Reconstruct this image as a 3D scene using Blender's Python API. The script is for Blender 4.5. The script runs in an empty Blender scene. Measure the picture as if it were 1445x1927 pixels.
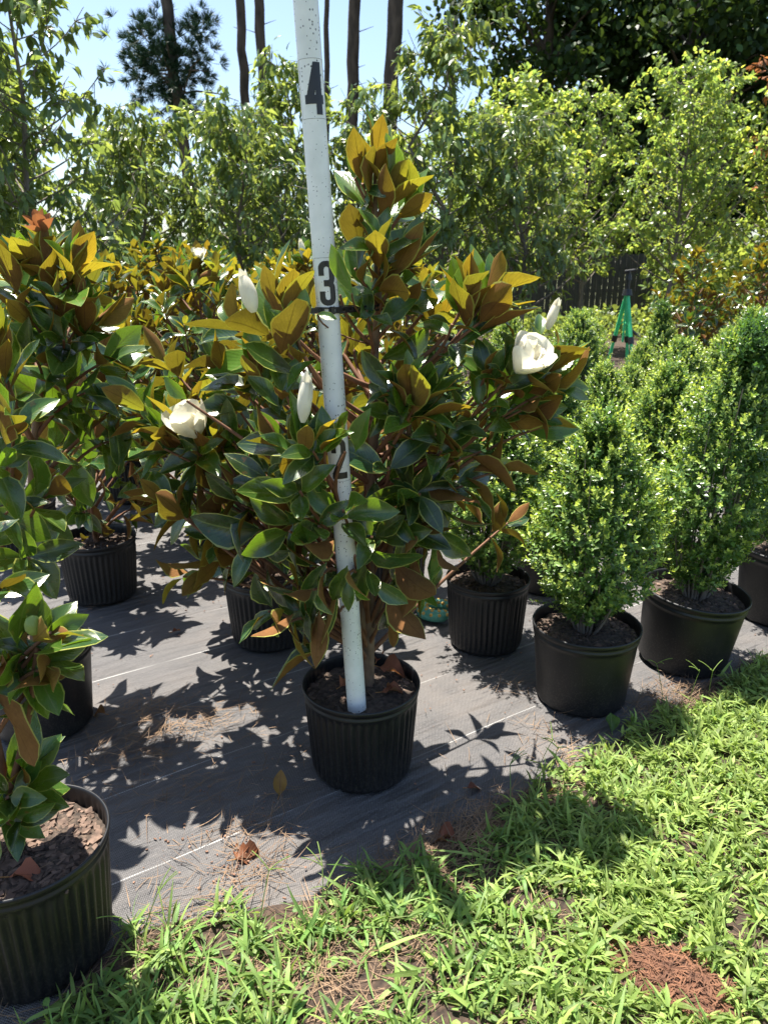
import bpy, math, random
import numpy as np
R = math.radians
rng = np.random.default_rng(7)
random.seed(7)
SC = bpy.context.scene
COL = SC.collection

# ------------------------------------------------------------------ camera
F, PITCH, HC = 1400.0, R(18), 1.5
cam = bpy.data.cameras.new('camera'); co = bpy.data.objects.new('camera', cam); COL.objects.link(co)
co.location = (0, 0, HC); co.rotation_euler = (R(90) - PITCH, 0, 0)
cam.sensor_fit = 'VERTICAL'; cam.sensor_height = 36; cam.lens = F / 1927 * 36
cam.clip_start = .05; cam.clip_end = 3000
cam.dof.use_dof = True; cam.dof.focus_distance = 2.05; cam.dof.aperture_fstop = 6.5
SC.camera = co
# ------------------------------------------------------------------ sky, sun, exposure
SUN_EL, SUN_AZ = 74, -36          # azimuth from +Y towards +X
w = bpy.data.worlds.new('World'); SC.world = w; w.use_nodes = True
nt = w.node_tree; bg = nt.nodes['Background']
sk = nt.nodes.new('ShaderNodeTexSky'); sk.sky_type = 'NISHITA'; sk.sun_disc = False
sk.sun_elevation = R(SUN_EL); sk.sun_rotation = R(SUN_AZ); sk.air_density = 1.0; sk.dust_density = 1.1; sk.ozone_density = 1.2
nt.links.new(sk.outputs[0], bg.inputs[0]); bg.inputs[1].default_value = .078
sl = bpy.data.lights.new('sun', 'SUN'); sl.energy = 5; sl.angle = R(.53); sl.color = (1, .945, .86)
so = bpy.data.objects.new('sun', sl); COL.objects.link(so)
so.rotation_euler = (R(90 - SUN_EL), 0, R(180 - SUN_AZ))
so.location = (0, 0, 30)
SC.view_settings.view_transform = 'Standard'; SC.view_settings.look = 'None'
SC.view_settings.exposure = 1.68; SC.view_settings.gamma = 1
try:
    SC.cycles.max_bounces = 8; SC.cycles.diffuse_bounces = 4; SC.cycles.glossy_bounces = 3
    SC.cycles.transmission_bounces = 5; SC.cycles.transparent_max_bounces = 6
    SC.cycles.sample_clamp_indirect = 6; SC.cycles.use_denoising = True
except Exception: pass

# ------------------------------------------------------------------ pixel -> world helpers (real positions in the yard)
cp, sp_ = math.cos(PITCH), math.sin(PITCH)
def ray(px, py):
    a, b = (px - 722.5) / F, -(py - 963.5) / F
    return np.array([a, cp + b * sp_, -sp_ + b * cp])
def G(px, py, z=0.):
    d = ray(px, py); return np.array([0, 0, HC]) + d * (z - HC) / d[2]
def W(px, py, y):
    d = ray(px, py); return np.array([0, 0, HC]) + d * y / d[1]

# ------------------------------------------------------------------ mesh collecting
class MB:
    def __init__(s): s.V = []; s.F = []; s.U = []; s.A = []; s.M = []; s.n = 0
    def add(s, V, Fc, uv=None, at=None, m=0):
        V = np.asarray(V, float).reshape(-1, 3); Fc = np.asarray(Fc, int)
        s.V.append(V); s.F.append(Fc + s.n); s.n += len(V)
        s.U.append(np.zeros((len(V), 2)) if uv is None else uv)
        s.A.append(np.full((len(V), 4), .5) if at is None else at)
        s.M.append(np.full(len(Fc), m))
    def build(s, name, mats, parent=None, loc=(0, 0, 0), smooth=True, off=None):
        me = bpy.data.meshes.new(name)
        V = np.concatenate(s.V)
        if off is not None: V = V - np.asarray(off)
        U = np.concatenate(s.U); A = np.concatenate(s.A); M = np.concatenate(s.M)
        lens = np.concatenate([np.full(len(f), f.shape[1]) for f in s.F])
        li = np.concatenate([f.ravel() for f in s.F])
        me.vertices.add(len(V)); me.vertices.foreach_set('co', V.astype('f').ravel())
        me.loops.add(len(li)); me.loops.foreach_set('vertex_index', li.astype('i'))
        me.polygons.add(len(lens)); st = np.concatenate([[0], np.cumsum(lens)[:-1]])
        me.polygons.foreach_set('loop_start', st.astype('i'))
        try: me.polygons.foreach_set('loop_total', lens.astype('i'))
        except Exception: pass
        me.polygons.foreach_set('material_index', M.astype('i'))
        me.polygons.foreach_set('use_smooth', np.full(len(lens), smooth))
        me.update(calc_edges=True)
        uv = me.uv_layers.new(name='UVMap'); uv.data.foreach_set('uv', U[li].astype('f').ravel())
        ca = me.color_attributes.new('rnd', 'FLOAT_COLOR', 'POINT'); ca.data.foreach_set('color', A.astype('f').ravel())
        for m in (mats if isinstance(mats, (list, tuple)) else [mats]): me.materials.append(m)
        me.validate()
        o = bpy.data.objects.new(name, me); COL.objects.link(o); o.location = loc
        if parent: o.parent = parent
        return o

def norm(a): return a / np.maximum(np.linalg.norm(a, axis=-1, keepdims=True), 1e-9)
def perp(D):
    h = np.where(np.abs(D[:, 2:3]) < .9, np.array([[0, 0, 1.]]), np.array([[1., 0, 0]]))
    return norm(np.cross(D, h))

TV = {'mag': ([0, .05, .14, .3, .48, .64, .8, .92, 1.], [.05, .1, .42, .83, 1., .93, .62, .27, .0]),
      'small': ([0, .5, 1.], [.15, 1., .1]),
      'lance': ([0, .25, .6, 1.], [.1, .95, .8, .02]),
      'blob': ([0, .3, .7, 1.], [.25, 1., .85, .2]),
      'grass': ([0, .3, .65, 1.], [.75, 1., .75, .04]),
      'petal': ([0, .12, .3, .5, .7, .86, 1.], [.25, .55, .88, 1., .92, .66, .1])}
CLEAR = None      # keeps a few gaps in the central crown through which the pole shows
def leaves(mb, P, D, N, L, Wd, kind='mag', nu=5, bend=0., cup=0., wave=0., youth=0., rnd=None, m=0, rg=None):
    rg = rg or rng
    if CLEAR is not None and kind == 'mag':
        k = ~CLEAR(P, norm(D), np.asarray(L, float))
        if not k.any(): return
        f_ = lambda x: x[k] if isinstance(x, np.ndarray) and x.shape[:1] == k.shape else x
        P, D, N, L, Wd, bend, cup, wave, youth = map(f_, (P, D, N, L, Wd, bend, cup, wave, youth))
    n = len(P); D = norm(D); N = norm(N - D * np.sum(N * D, 1, keepdims=True)); B = np.cross(D, N)
    v, wv = map(np.array, TV[kind]); u = np.linspace(-1, 1, nu)
    if nu == 5 and kind == 'mag': u = np.array([-1, -.55, 0, .55, 1])
    nv = len(v); full = lambda x: np.broadcast_to(np.asarray(x, float), (n,))[:, None, None]
    bend, cup, wave, L, Wd = map(full, (bend, cup, wave, L, Wd))
    bend = np.where(np.abs(bend) < 1e-3, 1e-3, bend)
    vv = v[None, :, None]; uu = u[None, None, :]; ww = wv[None, :, None]
    ph = rg.random(n)[:, None, None] * 6.28
    y = L * np.sin(bend * vv) / bend + 0 * uu
    z = -L * (1 - np.cos(bend * vv)) / bend + 0 * uu
    x = uu * ww * Wd / 2 + 0 * y
    if kind == 'mag': z = z + rg.normal(0, .5, n)[:, None, None] * vv * x
    z = z + cup * Wd / 2 * (ww * np.abs(uu)) ** 1.5 + wave * Wd * uu * np.sin(vv * 7 + ph) * ww + wave * .6 * Wd * np.sin(vv * 5 + 2 * ph) * ww * uu ** 2
    V = P[:, None, None] + x[..., None] * B[:, None, None] + y[..., None] * D[:, None, None] + z[..., None] * N[:, None, None]
    idx = np.arange(nv * nu).reshape(nv, nu)
    q = np.stack([idx[:-1, :-1], idx[:-1, 1:], idx[1:, 1:], idx[1:, :-1]], -1).reshape(-1, 4)
    Fc = (q[None] + (np.arange(n) * nv * nu)[:, None, None]).reshape(-1, 4)
    UV = np.stack(np.broadcast_arrays((uu + 1) / 2 + 0 * y, vv + 0 * y), -1).reshape(-1, 2)
    r = rg.random(n) if rnd is None else rnd
    at = np.stack([r ** 1.5, np.broadcast_to(np.asarray(youth, float), (n,)), rg.random(n), np.ones(n)], 1)
    at = np.repeat(at, nv * nu, 0)
    mb.add(V.reshape(-1, 3), Fc, UV, at, m)

def tube(mb, pts, rad, seg=8, m=0, cap=True):
    pts = np.asarray(pts, float); n = len(pts); rad = np.broadcast_to(np.asarray(rad, float), (n,))
    T = norm(np.gradient(pts, axis=0)); a = perp(T[:1])[0]; V = []
    for i in range(n):
        a = a - T[i] * a.dot(T[i]); a /= max(np.linalg.norm(a), 1e-9); b = np.cross(T[i], a)
        t = np.linspace(0, 2 * math.pi, seg, endpoint=False)
        V.append(pts[i] + rad[i] * (np.cos(t)[:, None] * a + np.sin(t)[:, None] * b))
    V = np.concatenate(V); i = np.arange(n - 1)[:, None] * seg; j = np.arange(seg)[None]; k = (j + 1) % seg
    Fc = np.stack([i + j, i + k, i + seg + k, i + seg + j], -1).reshape(-1, 4)
    uv = np.stack([np.tile(np.arange(seg) / seg, n), np.repeat(np.arange(n) / (n - 1), seg)], 1)
    mb.add(V, Fc, uv, None, m)
    if cap:
        for ring, p, rv in ((V[:seg], pts[0], 1), (V[-seg:], pts[-1], 0)):
            f = np.stack([np.full(seg, seg), np.arange(seg), (np.arange(seg) + 1) % seg], 1)
            if rv: f = f[:, ::-1]
            mb.add(np.vstack([ring, p]), f, None, None, m)
def bez(p0, p1, p2, n=8):
    t = np.linspace(0, 1, n)[:, None]; p0, p1, p2 = map(np.asarray, (p0, p1, p2))
    return (1 - t) ** 2 * p0 + 2 * t * (1 - t) * p1 + t ** 2 * p2
def lathe(mb, prof, seg=64, m=0, radf=None, closed=False):
    prof = np.asarray(prof, float); n = len(prof); t = np.linspace(0, 2 * math.pi, seg, endpoint=False)
    r = prof[:, 0:1] * np.ones((1, seg)); z = prof[:, 1:2] * np.ones((1, seg))
    if radf is not None: r, z = radf(r, z, t[None])
    V = np.stack([r * np.cos(t), r * np.sin(t), z], -1).reshape(-1, 3)
    i = np.arange(n - 1)[:, None] * seg; j = np.arange(seg)[None]; k = (j + 1) % seg
    mb.add(V, np.stack([i + j, i + k, i + seg + k, i + seg + j], -1).reshape(-1, 4), None, None, m)
def box(mb, c, s, m=0, rot=None):
    V = np.array([[x, y, z] for x in (-.5, .5) for y in (-.5, .5) for z in (-.5, .5)]) * np.asarray(s)
    if rot is not None: V = V @ np.asarray(rot).T
    mb.add(V + np.asarray(c), [[0, 1, 3, 2], [4, 6, 7, 5], [0, 4, 5, 1], [2, 3, 7, 6], [0, 2, 6, 4], [1, 5, 7, 3]], None, None, m)
def rotz(a): return np.array([[math.cos(a), -math.sin(a), 0], [math.sin(a), math.cos(a), 0], [0, 0, 1]])

# ------------------------------------------------------------------ naming
def tag(o, label, cat, group=None):
    o['label'] = label; o['category'] = cat
    if group: o['group'] = group
    return o
def thing(name, label, cat, loc=(0, 0, 0), rz=0, group=None):
    o = bpy.data.objects.new(name, None); COL.objects.link(o); o.empty_display_size = .1
    o.location = loc; o.rotation_euler = (0, 0, rz); return tag(o, label, cat, group)
def copy_tree(o, parent=None):
    c = o.copy(); COL.objects.link(c); c.parent = parent
    for ch in [x for x in bpy.data.objects if x.parent == o]: copy_tree(ch, c)
    return c
def place(o, loc, rz, s, label, group=None):
    o.location = loc; o.rotation_euler = (0, 0, rz); o.scale = (s, s, s) if not isinstance(s, tuple) else s; o['label'] = label
    if group: o['group'] = group
    return o

# ------------------------------------------------------------------ materials
def mat(name):
    m = bpy.data.materials.new(name); m.use_nodes = True; nt = m.node_tree
    p = nt.nodes['Principled BSDF']; return m, nt, p
def nd(nt, t, **k):
    n = nt.nodes.new(t)
    for a, b in k.items(): setattr(n, a, b)
    return n
def mix(nt, f, a, b, mode='MIX'):
    n = nd(nt, 'ShaderNodeMix', data_type='RGBA', blend_type=mode)
    for i, v in ((0, f), (6, a), (7, b)):
        if isinstance(v, bpy.types.NodeSocket): nt.links.new(v, n.inputs[i])
        elif i == 0: n.inputs[0].default_value = v
        else: n.inputs[i].default_value = (*v, 1)
    return n.outputs[2]
def math_(nt, op, a, b=0., clamp=False):
    n = nd(nt, 'ShaderNodeMath', operation=op, use_clamp=clamp)
    for i, v in ((0, a), (1, b)):
        if isinstance(v, bpy.types.NodeSocket): nt.links.new(v, n.inputs[i])
        else: n.inputs[i].default_value = v
    return n.outputs[0]
def noise(nt, scale, det=3, coord=None, rough=.5):
    n = nd(nt, 'ShaderNodeTexNoise'); n.inputs['Scale'].default_value = scale; n.inputs['Detail'].default_value = det
    n.inputs['Roughness'].default_value = rough
    if coord is None:
        tc = nd(nt, 'ShaderNodeTexCoord'); coord = tc.outputs['Object']
    nt.links.new(coord, n.inputs['Vector']); return n.outputs['Fac']
def ramp(nt, fac, stops):
    n = nd(nt, 'ShaderNodeValToRGB'); el = n.color_ramp.elements
    while len(el) < len(stops): el.new(.5)
    for e, (p, c) in zip(el, stops): e.position = p; e.color = (*c, 1) if isinstance(c, tuple) else (c, c, c, 1)
    nt.links.new(fac, n.inputs[0]); return n.outputs[0]
def bump(nt, p, h, s=.3, d=.01):
    b = nd(nt, 'ShaderNodeBump'); b.inputs['Strength'].default_value = s; b.inputs['Distance'].default_value = d
    nt.links.new(h, b.inputs['Height']); nt.links.new(b.outputs[0], p.inputs['Normal'])
def simple(name, c1, c2, scale=8, rough=.7, bs=.3, bd=.005, stretch=None, det=4, spec=.5):
    m, nt, p = mat(name); tc = nd(nt, 'ShaderNodeTexCoord'); c = tc.outputs['Object']
    if stretch:
        mp = nd(nt, 'ShaderNodeMapping'); mp.inputs['Scale'].default_value = stretch; nt.links.new(c, mp.inputs[0]); c = mp.outputs[0]
    f = noise(nt, scale, det, c); col = mix(nt, ramp(nt, f, [(.3, 0.), (.7, 1.)]), c1, c2)
    nt.links.new(col, p.inputs['Base Color']); p.inputs['Roughness'].default_value = rough
    p.inputs['Specular IOR Level'].default_value = spec
    if bs: bump(nt, p, f, bs, bd)
    return m
def leafmat(name, top, young, under, under2, trans, transy, rough=.3, tf=.3, ttop=None, transy2=None, margin=None, midrib=None, ruf_under=.85, spec=.5, brown=None):
    m, nt, p = mat(name); L = nt.links.new
    at = nd(nt, 'ShaderNodeAttribute', attribute_name='rnd'); sep = nd(nt, 'ShaderNodeSeparateColor'); L(at.outputs['Color'], sep.inputs[0])
    r, y, b = sep.outputs[0], sep.outputs[1], sep.outputs[2]
    geo = nd(nt, 'ShaderNodeNewGeometry'); bf = geo.outputs['Backfacing']
    nz = noise(nt, 25, 3)
    ct = mix(nt, y, top, young)
    k = math_(nt, 'ADD', math_(nt, 'ADD', .1, math_(nt, 'MULTIPLY', r, 1.1)), math_(nt, 'MULTIPLY', nz, .8)); vs = nd(nt, 'ShaderNodeCombineColor')
    for i in range(3): L(k, vs.inputs[i])
    ct = mix(nt, 1., ct, vs.outputs[0], 'MULTIPLY')
    cu = mix(nt, b, under, under2)
    if margin or midrib:
        uv = nd(nt, 'ShaderNodeUVMap', uv_map='UVMap'); sx = nd(nt, 'ShaderNodeSeparateXYZ'); L(uv.outputs[0], sx.inputs[0])
        au = math_(nt, 'ABSOLUTE', math_(nt, 'SUBTRACT', sx.outputs[0], .5))
        mr = math_(nt, 'LESS_THAN', au, .022)
        if midrib: ct = mix(nt, math_(nt, 'MULTIPLY', mr, .8), ct, midrib); cu = mix(nt, math_(nt, 'MULTIPLY', mr, .35), cu, tuple(x * .5 for x in under))
        # side veins
        vv = math_(nt, 'SINE', math_(nt, 'SUBTRACT', math_(nt, 'MULTIPLY', sx.outputs[1], 75.), math_(nt, 'MULTIPLY', au, 60.)))
        ct = mix(nt, math_(nt, 'MULTIPLY', math_(nt, 'GREATER_THAN', vv, .8), .16), ct, midrib)
        h = math_(nt, 'ADD', math_(nt, 'MULTIPLY', vv, .12), math_(nt, 'ADD', math_(nt, 'MULTIPLY', mr, -.8), nz))
        bump(nt, p, h, .25, .003)
    fz = noise(nt, 140, 3); fk = math_(nt, 'ADD', math_(nt, 'MULTIPLY', nz, .75), math_(nt, 'MULTIPLY', fz, .55)); fc = nd(nt, 'ShaderNodeCombineColor')
    for i in range(3): L(fk, fc.inputs[i])
    cu = mix(nt, 1., cu, fc.outputs[0], 'MULTIPLY'); cu = mix(nt, .25, cu, under2)
    col = mix(nt, bf, ct, cu)
    if brown is not None:  # a few spotted leaves
        sp = math_(nt, 'MULTIPLY', math_(nt, 'GREATER_THAN', noise(nt, 60, 2), .66), math_(nt, 'GREATER_THAN', b, .7))
        col = mix(nt, math_(nt, 'MULTIPLY', sp, .7), col, brown)
    if margin: 
        mg = math_(nt, 'GREATER_THAN', au, .452); col = mix(nt, math_(nt, 'MULTIPLY', mg, .75), col, margin)
    L(col, p.inputs['Base Color'])
    L(math_(nt, 'ADD', math_(nt, 'MULTIPLY', bf, ruf_under - rough), math_(nt, 'ADD', rough - .04, math_(nt, 'MULTIPLY', nz, .12))), p.inputs['Roughness'])
    L(math_(nt, 'MULTIPLY', math_(nt, 'SUBTRACT', 1.25, bf), spec * .8), p.inputs['Specular IOR Level'])
    tc_ = mix(nt, y, trans, mix(nt, b, transy, transy2) if transy2 else transy)
    if ttop: tc_ = mix(nt, bf, ttop, tc_)
    if midrib: tc_ = mix(nt, math_(nt, 'MAXIMUM', math_(nt, 'MULTIPLY', math_(nt, 'GREATER_THAN', vv, .6), .22), math_(nt, 'MULTIPLY', mr, .6)), tc_, tuple(x * .3 for x in trans)); tc_ = mix(nt, .55, tc_, mix(nt, 1., tc_, fc.outputs[0], 'MULTIPLY'))
    tr = nd(nt, 'ShaderNodeBsdfTranslucent'); L(tc_, tr.inputs[0])
    ms = nd(nt, 'ShaderNodeMixShader'); L(math_(nt, 'ADD', tf, math_(nt, 'MULTIPLY', y, tf * .5)), ms.inputs[0])
    L(p.outputs[0], ms.inputs[1]); L(tr.outputs[0], ms.inputs[2]); L(ms.outputs[0], nt.nodes['Material Output'].inputs[0])
    return m
M = {}
M['mag'] = leafmat('magnolia_leaf', (.016, .052, .015), (.065, .14, .015), (.20, .08, .026), (.31, .15, .055), (.16, .135, .01), (.56, .37, .02),
                   rough=.25, tf=.28, ttop=(.24, .42, .02), transy2=(.38, .42, .025), margin=(.42, .44, .1), midrib=(.17, .23, .05), spec=.85, brown=(.16, .07, .02))
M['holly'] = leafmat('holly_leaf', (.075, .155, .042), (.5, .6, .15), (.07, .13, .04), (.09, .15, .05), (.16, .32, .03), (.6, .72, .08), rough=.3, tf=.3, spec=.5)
M['weep'] = leafmat('weeping_leaf', (.085, .15, .06), (.16, .23, .06), (.13, .18, .09), (.16, .2, .1), (.34, .46, .08), (.55, .62, .1), rough=.24, tf=.38, spec=.5, midrib=(.15, .2, .08))
M['lobed'] = leafmat('oak_leaf', (.12, .19, .055), (.24, .29, .05), (.17, .22, .1), (.2, .25, .12), (.36, .52, .09), (.68, .66, .08), rough=.3, tf=.42, spec=.4)
M['dark'] = leafmat('forest_leaf', (.022, .05, .012), (.04, .08, .015), (.035, .06, .02), (.04, .07, .025), (.05, .09, .01), (.1, .15, .02), rough=.5, tf=.2, spec=.3)
M['deadleaf'] = leafmat('dead_leaf', (.28, .13, .07), (.35, .16, .08), (.3, .15, .08), (.35, .2, .1), (.4, .15, .05), (.5, .2, .06), rough=.8, tf=.3, spec=.2)
M['needle'] = leafmat('pine_needle', (.02, .05, .025), (.03, .07, .03), (.02, .05, .025), (.02, .05, .025), (.02, .05, .02), (.03, .06, .02), rough=.5, tf=.15)
M['grass'] = leafmat('crabgrass', (.115, .225, .05), (.36, .46, .12), (.12, .22, .06), (.18, .29, .09), (.24, .40, .05), (.45, .58, .1), rough=.42, tf=.38, spec=.35, midrib=(.3, .4, .15))
M['bark'] = simple('young_bark', (.10, .062, .035), (.2, .13, .08), 60, .85, .6, .004, (1, 1, .4))
M['twig'] = simple('twig_bark', (.12, .05, .022), (.19, .09, .045), 50, .75, .3, .002)
M['gbark'] = simple('grey_bark', (.09, .075, .06), (.2, .17, .14), 30, .9, .6, .006, (1, 1, .3))
M['pbark'] = simple('pine_bark', (.035, .025, .02), (.11, .08, .062), 6, .95, 1., .05, (1, 1, .3))
M['soil'] = simple('potting_mix', (.018, .013, .01), (.10, .07, .05), 70, .95, 1., .006, det=8)
M['chip'] = simple('bark_chips', (.045, .028, .02), (.19, .125, .09), 40, .9, .5, .003)
M['straw'] = simple('pine_straw', (.09, .052, .028), (.26, .165, .09), 9, .7, 0)
M['litter'] = simple('litter', (.10, .05, .033), (.27, .155, .10), 30, .9, .3, .002)
M['dryleaf'] = leafmat('dry_leaf', (.25, .085, .045), (.5, .30, .08), (.3, .14, .08), (.36, .2, .12), (.4, .15, .05), (.5, .3, .05), rough=.65, tf=.2, midrib=(.2, .08, .04), spec=.3)
M['petal'] = leafmat('petal', (.9, .87, .76), (.9, .87, .76), (.9, .87, .76), (.9, .87, .76), (.9, .86, .66), (.9, .86, .66), rough=.5, tf=.4, spec=.3, brown=(.62, .45, .28))
M['redchip'] = simple('red_shreds', (.06, .026, .014), (.2, .09, .045), 30, .9, .3, .002)
M['dirt'] = simple('red_dirt', (.03, .012, .007), (.13, .055, .028), 50, .95, 1., .01, det=8)
def plastic():
    m, nt, p = mat('black_plastic'); f = noise(nt, 9, 6, None, .65); f2 = noise(nt, 160, 2)
    tc = nd(nt, 'ShaderNodeTexCoord'); sx = nd(nt, 'ShaderNodeSeparateXYZ'); nt.links.new(tc.outputs['Object'], sx.inputs[0])
    d = math_(nt, 'MULTIPLY', ramp(nt, f, [(.45, 0.), (.75, 1.)]), .55)
    low = math_(nt, 'MULTIPLY', math_(nt, 'GREATER_THAN', math_(nt, 'ADD', f2, math_(nt, 'MULTIPLY', sx.outputs[2], -.7)), .5), .8)
    c = mix(nt, d, (.004, .0045, .006), (.011, .0105, .0105)); c = mix(nt, math_(nt, 'MULTIPLY', low, .35), c, (.06, .05, .042))
    nt.links.new(c, p.inputs['Base Color']); nt.links.new(ramp(nt, f, [(.3, .38), (.7, .6)]), p.inputs['Roughness'])
    bump(nt, p, f2, .05, .002); return m
M['plastic'] = plastic()
def pvc():
    m, nt, p = mat('white_pvc'); tc = nd(nt, 'ShaderNodeTexCoord'); v = nd(nt, 'ShaderNodeTexVoronoi'); v.inputs['Scale'].default_value = 150
    mp = nd(nt, 'ShaderNodeMapping'); mp.inputs['Scale'].default_value = (1, 1, .8); nt.links.new(tc.outputs['Object'], mp.inputs[0]); nt.links.new(mp.outputs[0], v.inputs['Vector'])
    sc = noise(nt, 9, 3)
    th = math_(nt, 'MULTIPLY', ramp(nt, sc, [(.36, .25), (.62, 1.)]), .27)
    dots = math_(nt, 'LESS_THAN', v.outputs['Distance'], th)
    vc = nd(nt, 'ShaderNodeSeparateColor'); nt.links.new(v.outputs['Color'], vc.inputs[0])
    dots = math_(nt, 'MULTIPLY', dots, math_(nt, 'GREATER_THAN', vc.outputs[0], .45))
    c = mix(nt, ramp(nt, noise(nt, 20, 4), [(.35, 0.), (.75, 1.)]), (.8, .81, .79), (.66, .68, .66))
    c = mix(nt, math_(nt, 'MULTIPLY', dots, .85), c, (.03, .03, .035))
    nt.links.new(c, p.inputs['Base Color']); p.inputs['Roughness'].default_value = .38; return m
M['pvc'] = pvc()
def flat(name, c, rough=.5, spec=.5):
    m, nt, p = mat(name); f = noise(nt, 25, 3)
    nt.links.new(mix(nt, f, tuple(x * .8 for x in c), tuple(min(1, x * 1.15) for x in c)), p.inputs['Base Color'])
    p.inputs['Roughness'].default_value = rough; p.inputs['Specular IOR Level'].default_value = spec; return m
M['ink'] = flat('black_vinyl', (.01, .01, .014), .35); M['blackp'] = flat('black_strap', (.016, .016, .018), .4)
M['green'] = flat('green_paint', (.06, .62, .25), .35); M['hose'] = flat('hose_rubber', (.05, .05, .055), .45)
M['toy'] = simple('toy_rubber', (.05, .24, .17), (.14, .4, .3), 40, .55, .3, .003); M['knob'] = flat('knob_paint', (.55, .33, .07), .5)
M['wood'] = simple('weathered_wood', (.03, .027, .026), (.07, .062, .057), 6, .9, .5, .01, (6, 1, .5))
M['wire'] = flat('steel_wire', (.3, .3, .3), .4)

LD = norm(np.array([[.83, .555, 0]]))[0]           # direction of the fabric's rows
def fabric():
    m, nt, p = mat('ground_fabric'); L = nt.links.new
    tc = nd(nt, 'ShaderNodeTexCoord'); mp = nd(nt, 'ShaderNodeMapping'); mp.vector_type = 'TEXTURE'
    mp.inputs['Rotation'].default_value = (0, 0, math.atan2(LD[1], LD[0])); L(tc.outputs['Object'], mp.inputs[0])
    c = mp.outputs[0]; sx = nd(nt, 'ShaderNodeSeparateXYZ'); L(c, sx.inputs[0]); X, Y = sx.outputs[0], sx.outputs[1]
    wx = math_(nt, 'SINE', math_(nt, 'MULTIPLY', X, 1000.)); wy = math_(nt, 'SINE', math_(nt, 'MULTIPLY', Y, 760.))
    weave = math_(nt, 'MULTIPLY', wx, wy)
    st = nd(nt, 'ShaderNodeMapping'); st.inputs['Scale'].default_value = (1.2, 6, 1); L(c, st.inputs[0])
    streak = noise(nt, 4.5, 4, st.outputs[0], .6)
    st2 = nd(nt, 'ShaderNodeMapping'); st2.inputs['Scale'].default_value = (.5, 3.2, 1); L(c, st2.inputs[0])
    fold = noise(nt, 5, 2, st2.outputs[0])
    dust = noise(nt, 2.2, 5, c, .65); fine = noise(nt, 180, 2, c)
    col = mix(nt, ramp(nt, streak, [(.2, 0.), (.8, 1.)]), (.048, .046, .047), (.092, .088, .086))
    col = mix(nt, math_(nt, 'MULTIPLY', ramp(nt, dust, [(.45, 0.), (.75, 1.)]), .5), col, (.16, .135, .115))
    col = mix(nt, math_(nt, 'MULTIPLY', ramp(nt, fine, [(.5, 0.), (.8, 1.)]), .35), col, (.22, .2, .19))
    wv = math_(nt, 'ADD', math_(nt, 'MULTIPLY', weave, .42), .95, False); cc = nd(nt, 'ShaderNodeCombineColor')
    for i in range(3): L(wv, cc.inputs[i])
    col = mix(nt, 1., col, cc.outputs[0], 'MULTIPLY')
    # white marker threads every 0.36 m, slightly wandering and broken
    wob = math_(nt, 'MULTIPLY', math_(nt, 'SUBTRACT', noise(nt, 1.3, 1, c), .5), .03)
    t = math_(nt, 'FRACT', math_(nt, 'DIVIDE', math_(nt, 'ADD', math_(nt, 'ADD', Y, wob), OFF), .352))
    line = math_(nt, 'LESS_THAN', math_(nt, 'ABSOLUTE', math_(nt, 'SUBTRACT', t, .5)), .0052)
    brk = math_(nt, 'ADD', .3, math_(nt, 'MULTIPLY', math_(nt, 'GREATER_THAN', math_(nt, 'SINE', math_(nt, 'MULTIPLY', X, 900.)), -.3), .65))
    line = math_(nt, 'MULTIPLY', line, math_(nt, 'MULTIPLY', brk, ramp(nt, noise(nt, 3, 3, c), [(.35, .8), (.6, .12)])))
    col = mix(nt, line, col, (.6, .6, .58))
    L(col, p.inputs['Base Color']); L(ramp(nt, streak, [(.3, .5), (.7, .68)]), p.inputs['Roughness']); p.inputs['Specular IOR Level'].default_value = .55
    h = math_(nt, 'ADD', math_(nt, 'MULTIPLY', fold, 26.), math_(nt, 'ADD', math_(nt, 'MULTIPLY', streak, 5.), math_(nt, 'MULTIPLY', weave, .5)))
    bump(nt, p, h, .8, .002); return m
OFF = 0.
_perp = np.array([-LD[1], LD[0]])
_yl = np.array([G(614, 1497)[:2] @ _perp, G(789, 1269.5)[:2] @ _perp])
OFF = .176 - _yl[0]
M['fabric'] = fabric()
M['earth'] = simple('yard_earth', (.014, .009, .006), (.075, .047, .031), 45, .95, .8, .02, det=8)
M['field'] = simple('field_ground', (.05, .07, .02), (.13, .12, .05), 1.2, .95, .5, .05, det=8)

# ------------------------------------------------------------------ ground
EDGE = np.array([G(*q)[:2] for q in [(-900, 2300), (60, 1935), (200, 1800), (300, 1745), (480, 1722), (600, 1700), (700, 1655), (850, 1600), (1000, 1490), (1150, 1405), (1300, 1315), (1445, 1235), (1800, 1050), (2600, 900)]])
def edge_y(x): return np.interp(x, EDGE[:, 0], EDGE[:, 1])
mb = MB(); S = 400.
mb.add([[-S, -S, -.012], [S, -S, -.012], [S, S, -.012], [-S, S, -.012]], [[0, 1, 2, 3]])
o = mb.build('ground', M['field']); o['kind'] = 'structure'
def sheet(name, x0, x1, y0, y1, stp, zf, m):
    xs = np.arange(x0, x1 + 1e-6, stp); ys = np.arange(y0, y1 + 1e-6, stp); X, Y = np.meshgrid(xs, ys)
    V = np.stack([X, Y, zf(X, Y)], -1).reshape(-1, 3); nx = len(xs); i = np.arange(len(ys) - 1)[:, None] * nx; j = np.arange(nx - 1)[None]
    mb = MB(); mb.add(V, np.stack([i + j, i + j + 1, i + nx + j + 1, i + nx + j], -1).reshape(-1, 4)); o = mb.build(name, m); o['kind'] = 'structure'; return o
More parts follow.
